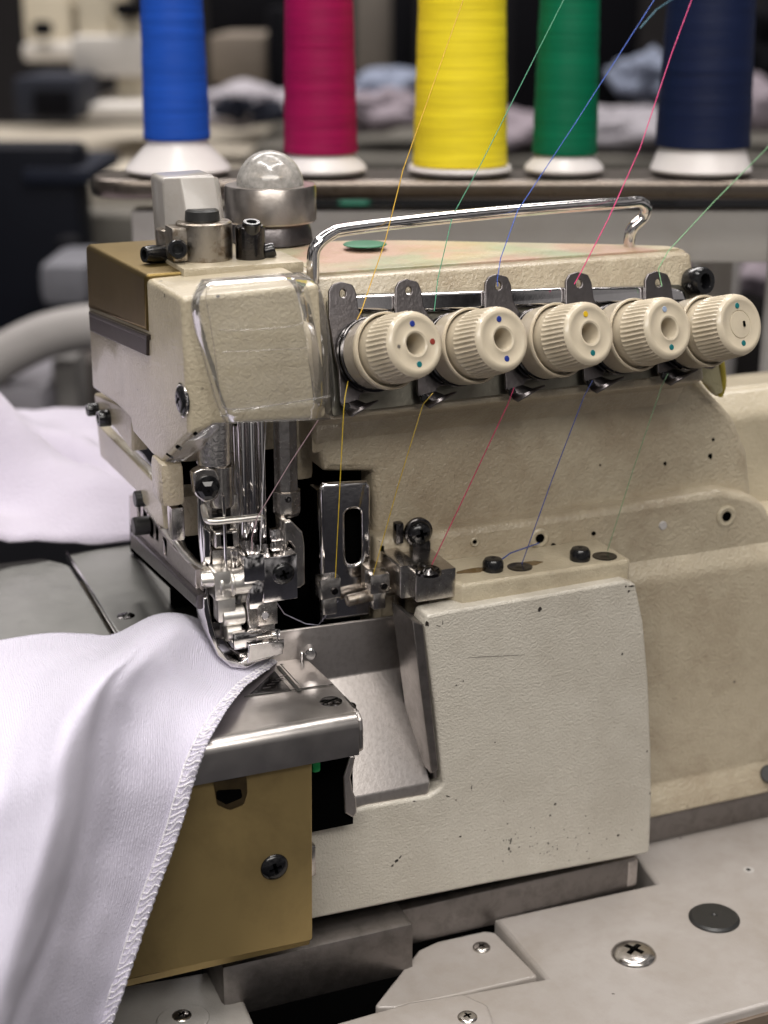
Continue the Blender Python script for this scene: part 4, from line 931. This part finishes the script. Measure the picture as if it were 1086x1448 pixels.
# tray: stadium outline in the RT/FH frame
aL = (Dp(130, 250)-cm_).dot(ex); aR = 34
outl = fillet([(aL, -2.0), (aR, -2.0), (aR, 2.3), (aL, 2.3)], [2.0, 1, 1, 2.0], 8)
TRAY = metal('dark_bronze_tray', (.17, .145, .125), .3, .1, .4, bsc=.0001)
part('tray', [plate(outl, frm(0, 0, tz), ex, ey, .75, .2)], TRAY, st)
GB = enamel('grey_stand_paint', (.38, .365, .35), amt=.2, chips=False, peel=.00005)
part('beam', [box(frm(8, -.2, tz-2.35), (44, 1.4, 2.1), (0, 0, -22), .15)], GB, st)
part('post', [rod(frm(12.3, -1.0, ZT), frm(12.3, -1.0, tz+.2), .75)], GB, st)
part('post', [box(frm(10.4, 4.0, (ZT+tz)/2-1), (1.5, 1.5, tz-ZT-2), (0, 0, -22), .15)], GB, st)
for k, (a, col) in enumerate(((-11.5, (.01, .10, .06)), (-4.5, (.0, .12, .06)), (-1.5, (.03, .035, .06)), (4.5, (.05, .04, .05)))):
    pass
cones = [('blue', 253, 209, 187, 335, 258, 93, 86, (.012, .08, .46)), ('magenta', 454, 221, 392, 522, 251, 104, 95, (.31, .004, .07)),
         ('yellow', 650, 234, 573, 720, 247, 133, 124, (.95, .74, .03)), ('green', 797, 221, 745, 857, 249, 91, 84, (.0, .14, .065)), ('navy blue', 990, 213, 914, 1056, 252, 132, 124, (.006, .012, .045))]
WHITE = plain('white_cone_plastic', (.72, .68, .67), .3, nsc=60, namt=.05, bsc=0)
lens = {'blue': 'tall royal blue thread cone with wide white base, leftmost on the tray', 'magenta': 'magenta thread cone with white base behind the domed oil window', 'yellow': 'wide yellow thread cone between the magenta and green cones',
        'green': 'slim green thread cone between the yellow and navy cones', 'navy blue': 'wide dark navy thread cone at the right end of the tray'}
dep = 62.5
for (nm, uc, vb, ul, ur, v0, wb_, wt_, col) in cones:
    base = Dp(uc, v0); base.z = tz+.13
    k = dep/F
    rb = wb_/2*k; hb_ = (v0-4-vb)*k; rf = (ur-ul)/2*k
    t = thing('thread_cone', lens[nm], 'thread cone', base, 'thread cones on the tray behind the machine')
    H = 11.5
    part('cone_base', [lathe([(0, 0), (rf*.94, 0), (rf, .12), (rf*.97, .26), (rb*.93, hb_*.86), (rb*.90, hb_), (rb*.90, hb_+.4), (rb*.62, H+1.4), (rb*.55, H+1.4), (rb*.55, H-.5), (0, H-.5)], base, NZ, 64)], WHITE, t)
    pr = [(rb*.9, hb_+.02), (rb*.985, hb_+.02)]
    n = 60
    for i in range(n+1):
        s = i/n; r = rb*(1-s*.17)+.006*math.sin(i*1.9)+.006*math.sin(i*.7+2)
        pr.append((r, hb_+.06+s*(H-hb_-.3)))
    pr.append((rb*.7, H)); pr.append((rb*.6, H))
    part('thread_winding', [lathe(pr, base, NZ, 72)], threadmat(nm.replace(' ', '_')+'_thread_winding', col), t)
# ================================================================ THREADS
def ext(p, q, k): return p+(p-q)*k
def strand(name, pts, r, col, label):
    o = part('thread', [tube(pts, r, 6)], tm(col)); tag(o, label, 'thread', None); return o
TM = {}
def tm(col):
    if col not in TM: TM[col] = plain('sewing_thread', col, .5, 0, 900, .3, 0)
    return TM[col]
def up(pa, pb, *rest): return [ext(pa, pb, 4.0), pa, pb]+list(rest)
strand('y', up(Py(655, 0, 42.0), Py(570, 240, 39.3), Py(545, 340, 38.3), Py(511, 440, 37.2), Py(505, 452, 36.9)), 0.0130, (.62, .36, .01), 'golden yellow thread running down to the first tension dial')
strand('g', up(Py(797, 0, 42.0), Py(680, 232, 39.6), Py(640, 305, 39), Py(619, 395, 37.6), Py(614, 440, 37.2)), 0.0122, (.06, .30, .17), 'green thread running down to the second tension dial')
strand('b', up(Py(925, 0, 42.4), Py(815, 172, 40.4), Py(732, 298, 39), Py(708, 365, 38.0), Py(703, 396, 37.6), Py(704, 405, 37.5)), 0.0122, (.02, .09, .48), 'blue thread running down to the third tension dial')
strand('m', up(Py(978, 0, 42.6), Py(950, 75, 41.6), Py(905, 210, 39.9), Py(860, 310, 38.6), Py(822, 384, 37.6), Py(812, 402, 37.5)), 0.0144, (.65, .02, .17), 'magenta thread running down to the fourth tension dial')
strand('l', up(Py(1086, 208, 42.0), Py(1010, 285, 39.8), Py(945, 355, 38), Py(931, 380, 37.7), Py(936, 405, 37.5)), 0.0130, (.20, .45, .22), 'light green thread running down to the fifth tension dial')
strand('n', [Py(905, 40, 44), Py(928, 14, 44.5), Py(946, 2, 45), Py(980, -20, 46)], .02, (.04, .14, .20), 'dark teal loose thread beside the blue thread near the navy cone')
strand('y2', [Py(493, 535, 37.3), Py(488, 560, 37.0), Py(486, 580, 36.9), Py(480, 700, 37.1), Py(474, 822, 37.4)], 0.0130, (.60, .42, .02), 'yellow thread dropping from the first dial to the left looper eyelet')
strand('y3', [Py(612, 556, 37.1), Py(598, 572, 37.0), Py(562, 690, 37.2), Py(527, 815, 37.4)], 0.0122, (.55, .38, .03), 'pale yellow thread dropping from the second dial to the right looper eyelet')
strand('m2', [Py(727, 548, 37.1), Py(718, 572, 37.0), Py(660, 695, 37.0), Py(607, 806, 37.1)], 0.0130, (.50, .015, .10), 'magenta thread dropping from the third dial to the steel bracket')
strand('b2', [Py(838, 538, 37.1), Py(826, 560, 37.0), Py(780, 680, 37.0), Py(737, 800, 37.2)], 0.0130, (.03, .06, .28), 'blue thread dropping from the fourth dial to the cream block')
strand('b3', [Py(697, 800, 37.2), Py(722, 782, 37.6), Py(762, 768, 38.2)], .02, (.04, .08, .30), 'short blue thread tail from the black plug to the round boss')
strand('g2', [Py(945, 528, 37.1), Py(936, 545, 37.0), Py(895, 665, 37.0), Py(857, 785, 37.3)], 0.0108, (.16, .30, .16), 'faint green thread dropping from the fifth dial to the cream block')
strand('w1', [Py(376, 596, 37.4), Py(372, 680, 37.5), Py(370, 735, 37.6), Py(368, 785, 37.6)], 0.0101, (.7, .68, .7), 'white needle thread hanging vertically in front of the polished bars')
strand('w2', [Py(454, 588, 36.6), Py(410, 655, 37.0), Py(364, 731, 37.5), Py(356, 760, 37.7), Py(357, 785, 37.7)], 0.0115, (.55, .38, .42), 'pinkish needle thread slanting down to the thread finger')
strand('w3', [Py(390, 850, 37.8), Py(402, 868, 38), Py(432, 882, 38.3), Py(450, 884, 38.4), Py(478, 850, 37.6)], 0.0130, (.5, .48, .6), 'loose white thread tail beside the knife clamp')

# ================================================================ BLURRED BACKGROUND
BG = {}
def bm_(nm, col, r=.6):
    if nm not in BG: BG[nm] = flat(nm, col, r)
    return BG[nm]
def fb_(u0, v0, u1, v1, d, th, mat, bev=1.0):
    """box facing the lens direction at camera depth d, its real thickness th"""
    a = Pd(u0, (v0+v1)/2, d); b = Pd(u1, (v0+v1)/2, d); t = Pd((u0+u1)/2, v0, d); e = Pd((u0+u1)/2, v1, d)
    w_ = abs((b-a).dot(RT)); c = (a+b)/2
    return box((c.x+FH.x*th/2, c.y+FH.y*th/2, (t.z+e.z)/2), (w_, th, abs(t.z-e.z)), (0, 0, -22), bev)
def bgtable(label, a0, a1, b0, b1, z, mat, group=None):
    """a along RT, b along FH"""
    def W_(a, b, z): return RT*a+FH*b+Vector((0, 0, z))
    t = thing('workshop_table', label, 'table', W_((a0+a1)/2, (b0+b1)/2, ZT-75))
    part('table_top', [box(W_((a0+a1)/2, (b0+b1)/2, z-2), (a1-a0, b1-b0, 4), (0, 0, -22), .5)], mat, t)
    for a in (a0+6, a1-6):
        for b in (b0+6, b1-6):
            part('leg', [box(W_(a, b, (z-4+ZT-75)/2), (5, 5, z-4-(ZT-75)), (0, 0, -22), .4)], bm_('dark_leg', (.05, .05, .06)), t)
    return t
TT = bm_('pale_table_top', (.52, .47, .39)); GREYT = bm_('grey_table_top', (.17, .16, .14))
bgtable('pale cream work table in the far left background', -95, -18, 230, 330, -26, TT)
bgtable('grey work table behind the thread cones at the right', -22, 110, 250, 350, -25, GREYT)
bgtable('narrow grey bench low in the left background behind the blue cone', -70, 4, 184, 194, -25, GREYT)
def bgm(name, label, cat, pieces, group=None, base=None):
    t = thing(name, label, cat, base or pieces[0][1], group)
    for nm, b, ms, mat in pieces: part(nm, ms, mat, t)
    return t
CM = bm_('cream_background_paint', (.62, .56, .44)); CM2 = bm_('pale_grey_paint', (.60, .57, .53)); DK = bm_('near_black_cloth', (.005, .005, .007), .9); NV = bm_('dark_navy_cloth', (.01, .012, .022))
BR = bm_('brown_grey_box', (.20, .17, .14)); PK = bm_('pale_lilac_cloth', (.27, .23, .26)); LB = bm_('pale_blue_cloth', (.22, .25, .33)); WT = bm_('white_cloth', (.36, .34, .37))
def onew(label, name, cat, u0, v0, u1, v1, d, th, mat, extra=(), bev=1.2, group=None):
    m = fb_(u0, v0, u1, v1, d, th, mat, bev)
    c = Pd((u0+u1)/2, v1, d)
    t = thing(name, label, cat, c, group)
    part('body', [m], mat, t)
    for nm, (a, b, c_, e, dd, tt, mm) in extra: part(nm, [fb_(a, b, c_, e, dd, tt, mm, bev)], mm, t)
    return t
onew('cream sewing machine in the far top left corner', 'background_sewing_machine', 'sewing machine', 30, -60, 98, 62, 300, 30, CM, [('arm', (95, -40, 165, 10, 300, 20, CM)), ('base', (30, 60, 110, 88, 295, 40, CM2)), ('handwheel', (44, 30, 70, 52, 292, 4, DK))])
onew('tall pale cream sewing machine just left of the blue cone', 'background_sewing_machine', 'sewing machine', 108, -40, 155, 100, 260, 20, CM, [('arm', (100, 50, 205, 110, 258, 20, CM2)), ('post', (162, 20, 215, 152, 262, 24, CM)), ('bed', (100, 148, 215, 172, 250, 40, CM2)), ('lamp_hood', (160, 2, 196, 24, 255, 12, DK))])
onew('black screen box on the left background table', 'equipment_box', 'box', 18, 108, 110, 172, 240, 20, bm_('slate_frame', (.03, .033, .045)), [('dark_panel', (46, 126, 100, 166, 238, 2, DK))])
onew('dark draped machine behind the blue and magenta cones', 'covered_machine_or_gap', 'machine', 292, -60, 404, 50, 300, 40, DK)
onew('brown grey carton between the blue and magenta cones', 'carton', 'box', 296, 48, 378, 122, 270, 30, BR)
onew('black bin standing beside the brown grey carton', 'bin', 'bin', 378, 10, 400, 135, 262, 30, DK)
onew('black draped machine behind the green and navy cones', 'covered_machine_or_gap', 'machine', 722, -60, 905, 168, 270, 30, DK)
onew('brown grey cabinet behind the magenta and yellow cones', 'cabinet', 'cabinet', 502, -60, 556, 108, 300, 30, bm_('taupe_cabinet', (.17, .15, .13)))
onew('black bag hanging between the magenta and yellow cones', 'bag', 'bag', 554, -60, 588, 105, 290, 20, DK)
onew('dark rack at the far left edge behind the bench', 'storage_rack', 'rack', -60, 200, 120, 640, 170, 8, bm_('slate_rack', (.006, .007, .012)), [('shelf', (30, 238, 128, 262, 165, 20, bm_('shelf_navy', (.015, .018, .03)))), ('upright', (85, 330, 118, 640, 164, 4, DK))])
onew('pale grey control box below the left bench', 'control_box', 'box', 54, 372, 124, 436, 150, 12, bm_('grey_control_box', (.17, .17, .19)))
onew('brown cabinet under the left bench', 'cabinet', 'cabinet', 60, 500, 150, 700, 145, 12, bm_('dark_taupe', (.06, .05, .045)))  # even dark taupe base colour
def blob(name, label, cat, u, v, d, rx, rz, ry, mat, group=None, seed=0, tone=1):
    c = Pd(u, v, d); bm = bmesh.new(); bmesh.ops.create_icosphere(bm, subdivisions=4, radius=1)
    for q in bm.verts:
        n = 1+.6*noise.noise(q.co*1.5+Vector((seed, 0, 0)))+.3*noise.noise(q.co*4+Vector((seed, 3, 0)))
        q.co = Vector((q.co.x*rx*n*1.25, q.co.y*ry*n, q.co.z*rz*n*.9))
    me = finish(bm, 180); me.transform(Matrix.Translation(c) @ Matrix.Rotation(-YAW, 4, 'Z'))
    return tag(part(name, [me], mat), label, cat, group)
blob('cloth_pile', 'white cloth pile with dark spots between the blue and magenta cones', 'cloth', 355, 150, 250, 9, 3.2, 8, WT, None, 1)
blob('dark_bundle', 'small black bundle on the white cloth, left of a second bundle', 'bundle', 330, 152, 236, 2.2, 2, 2, NV, None, 2)
blob('dark_bundle', 'small black bundle on the white cloth beside the magenta cone', 'bundle', 378, 158, 236, 2.4, 1.8, 2, NV, None, 3)
blob('cloth_pile', 'pale blue cloth pile beside the yellow cone', 'cloth', 560, 130, 265, 7, 3.8, 8, LB, None, 4)
blob('cloth_pile', 'pale lilac cloth pile beside the magenta cone', 'cloth', 528, 155, 258, 7, 3.4, 8, PK, None, 5)
blob('cloth_pile', 'pale cloth pile between the yellow and green cones', 'cloth', 735, 185, 255, 8, 3.2, 8, PK, None, 6)
blob('cloth_pile', 'pale blue cloth pile between the green and navy cones', 'cloth', 915, 110, 262, 4, 4, 8, LB, None, 7)
blob('cloth_pile', 'pale cloth pile behind the navy cone on the grey table', 'cloth', 900, 182, 255, 9, 3.4, 8, WT, None, 8)
blob('cloth_pile', 'pale lilac cloth pile at the right edge above the tray', 'cloth', 1085, 150, 258, 7, 5, 8, PK, None, 9)
blob('dark_bundle', 'black bundle on the right background table near the top right corner', 'bundle', 1080, 60, 300, 8, 9, 6, DK, None, 10)
# nearer: shapes under the cone stand
onew('black block added for the dark gap low behind the handle', 'covered_machine_or_gap', 'machine', 380, 262, 960, 330, 120, 10, bm_('shadow_black', (.012, .012, .013)))  # added block, its black colour paints the dark gap under the tray
onew('dark green carton seen under the tray left of the handle top', 'carton', 'box', 478, 284, 522, 312, 110, 8, bm_('dark_green', (.0, .07, .04)))
onew('pale grey table leg frame right of the machine', 'table_frame', 'table frame', 996, 318, 1046, 620, 112, 5, bm_('grey_frame_paint', (.22, .21, .205)))
blob('cloth_pile', 'pinkish cloth pile beyond the right table frame', 'cloth', 1082, 370, 140, 4.5, 3.5, 6, PK, None, 11)
blob('cloth_pile', 'pinkish cloth pile left of the right table frame', 'cloth', 965, 360, 150, 5, 2.6, 5, bm_('dusty_pink_cloth', (.30, .22, .24)), None, 12)
onew('dark cabinet in the right background below the pinkish cloth', 'cabinet', 'cabinet', 900, 395, 1200, 640, 170, 20, bm_('dark_brown_cabinet', (.02, .018, .018)))
# curved white arm at the left
arc = cat([Pd(-90, 600, 118), Pd(-30, 530, 118), Pd(40, 486, 118), Pd(105, 466, 118), Pd(180, 462, 118), Pd(260, 478, 118)], 8)
arm_ = part('curved_machine_arm', [tube(arc, 2.1, 16, radii=[1.75]*len(arc))], bm_('grey_white_casting', (.36, .34, .33)))
tag(arm_, 'blurred curved grey machine arm at the left edge above the fabric heap', 'machine arm')
onew('pale upright machine column under the curved grey arm', 'machine_column', 'column', 74, 500, 112, 650, 122, 5, bm_('grey_column', (.24, .23, .22)))
onew('pale box under the curved grey arm at the left edge', 'carton', 'box', -40, 545, 66, 650, 118, 12, bm_('lilac_grey_box', (.22, .21, .23)))
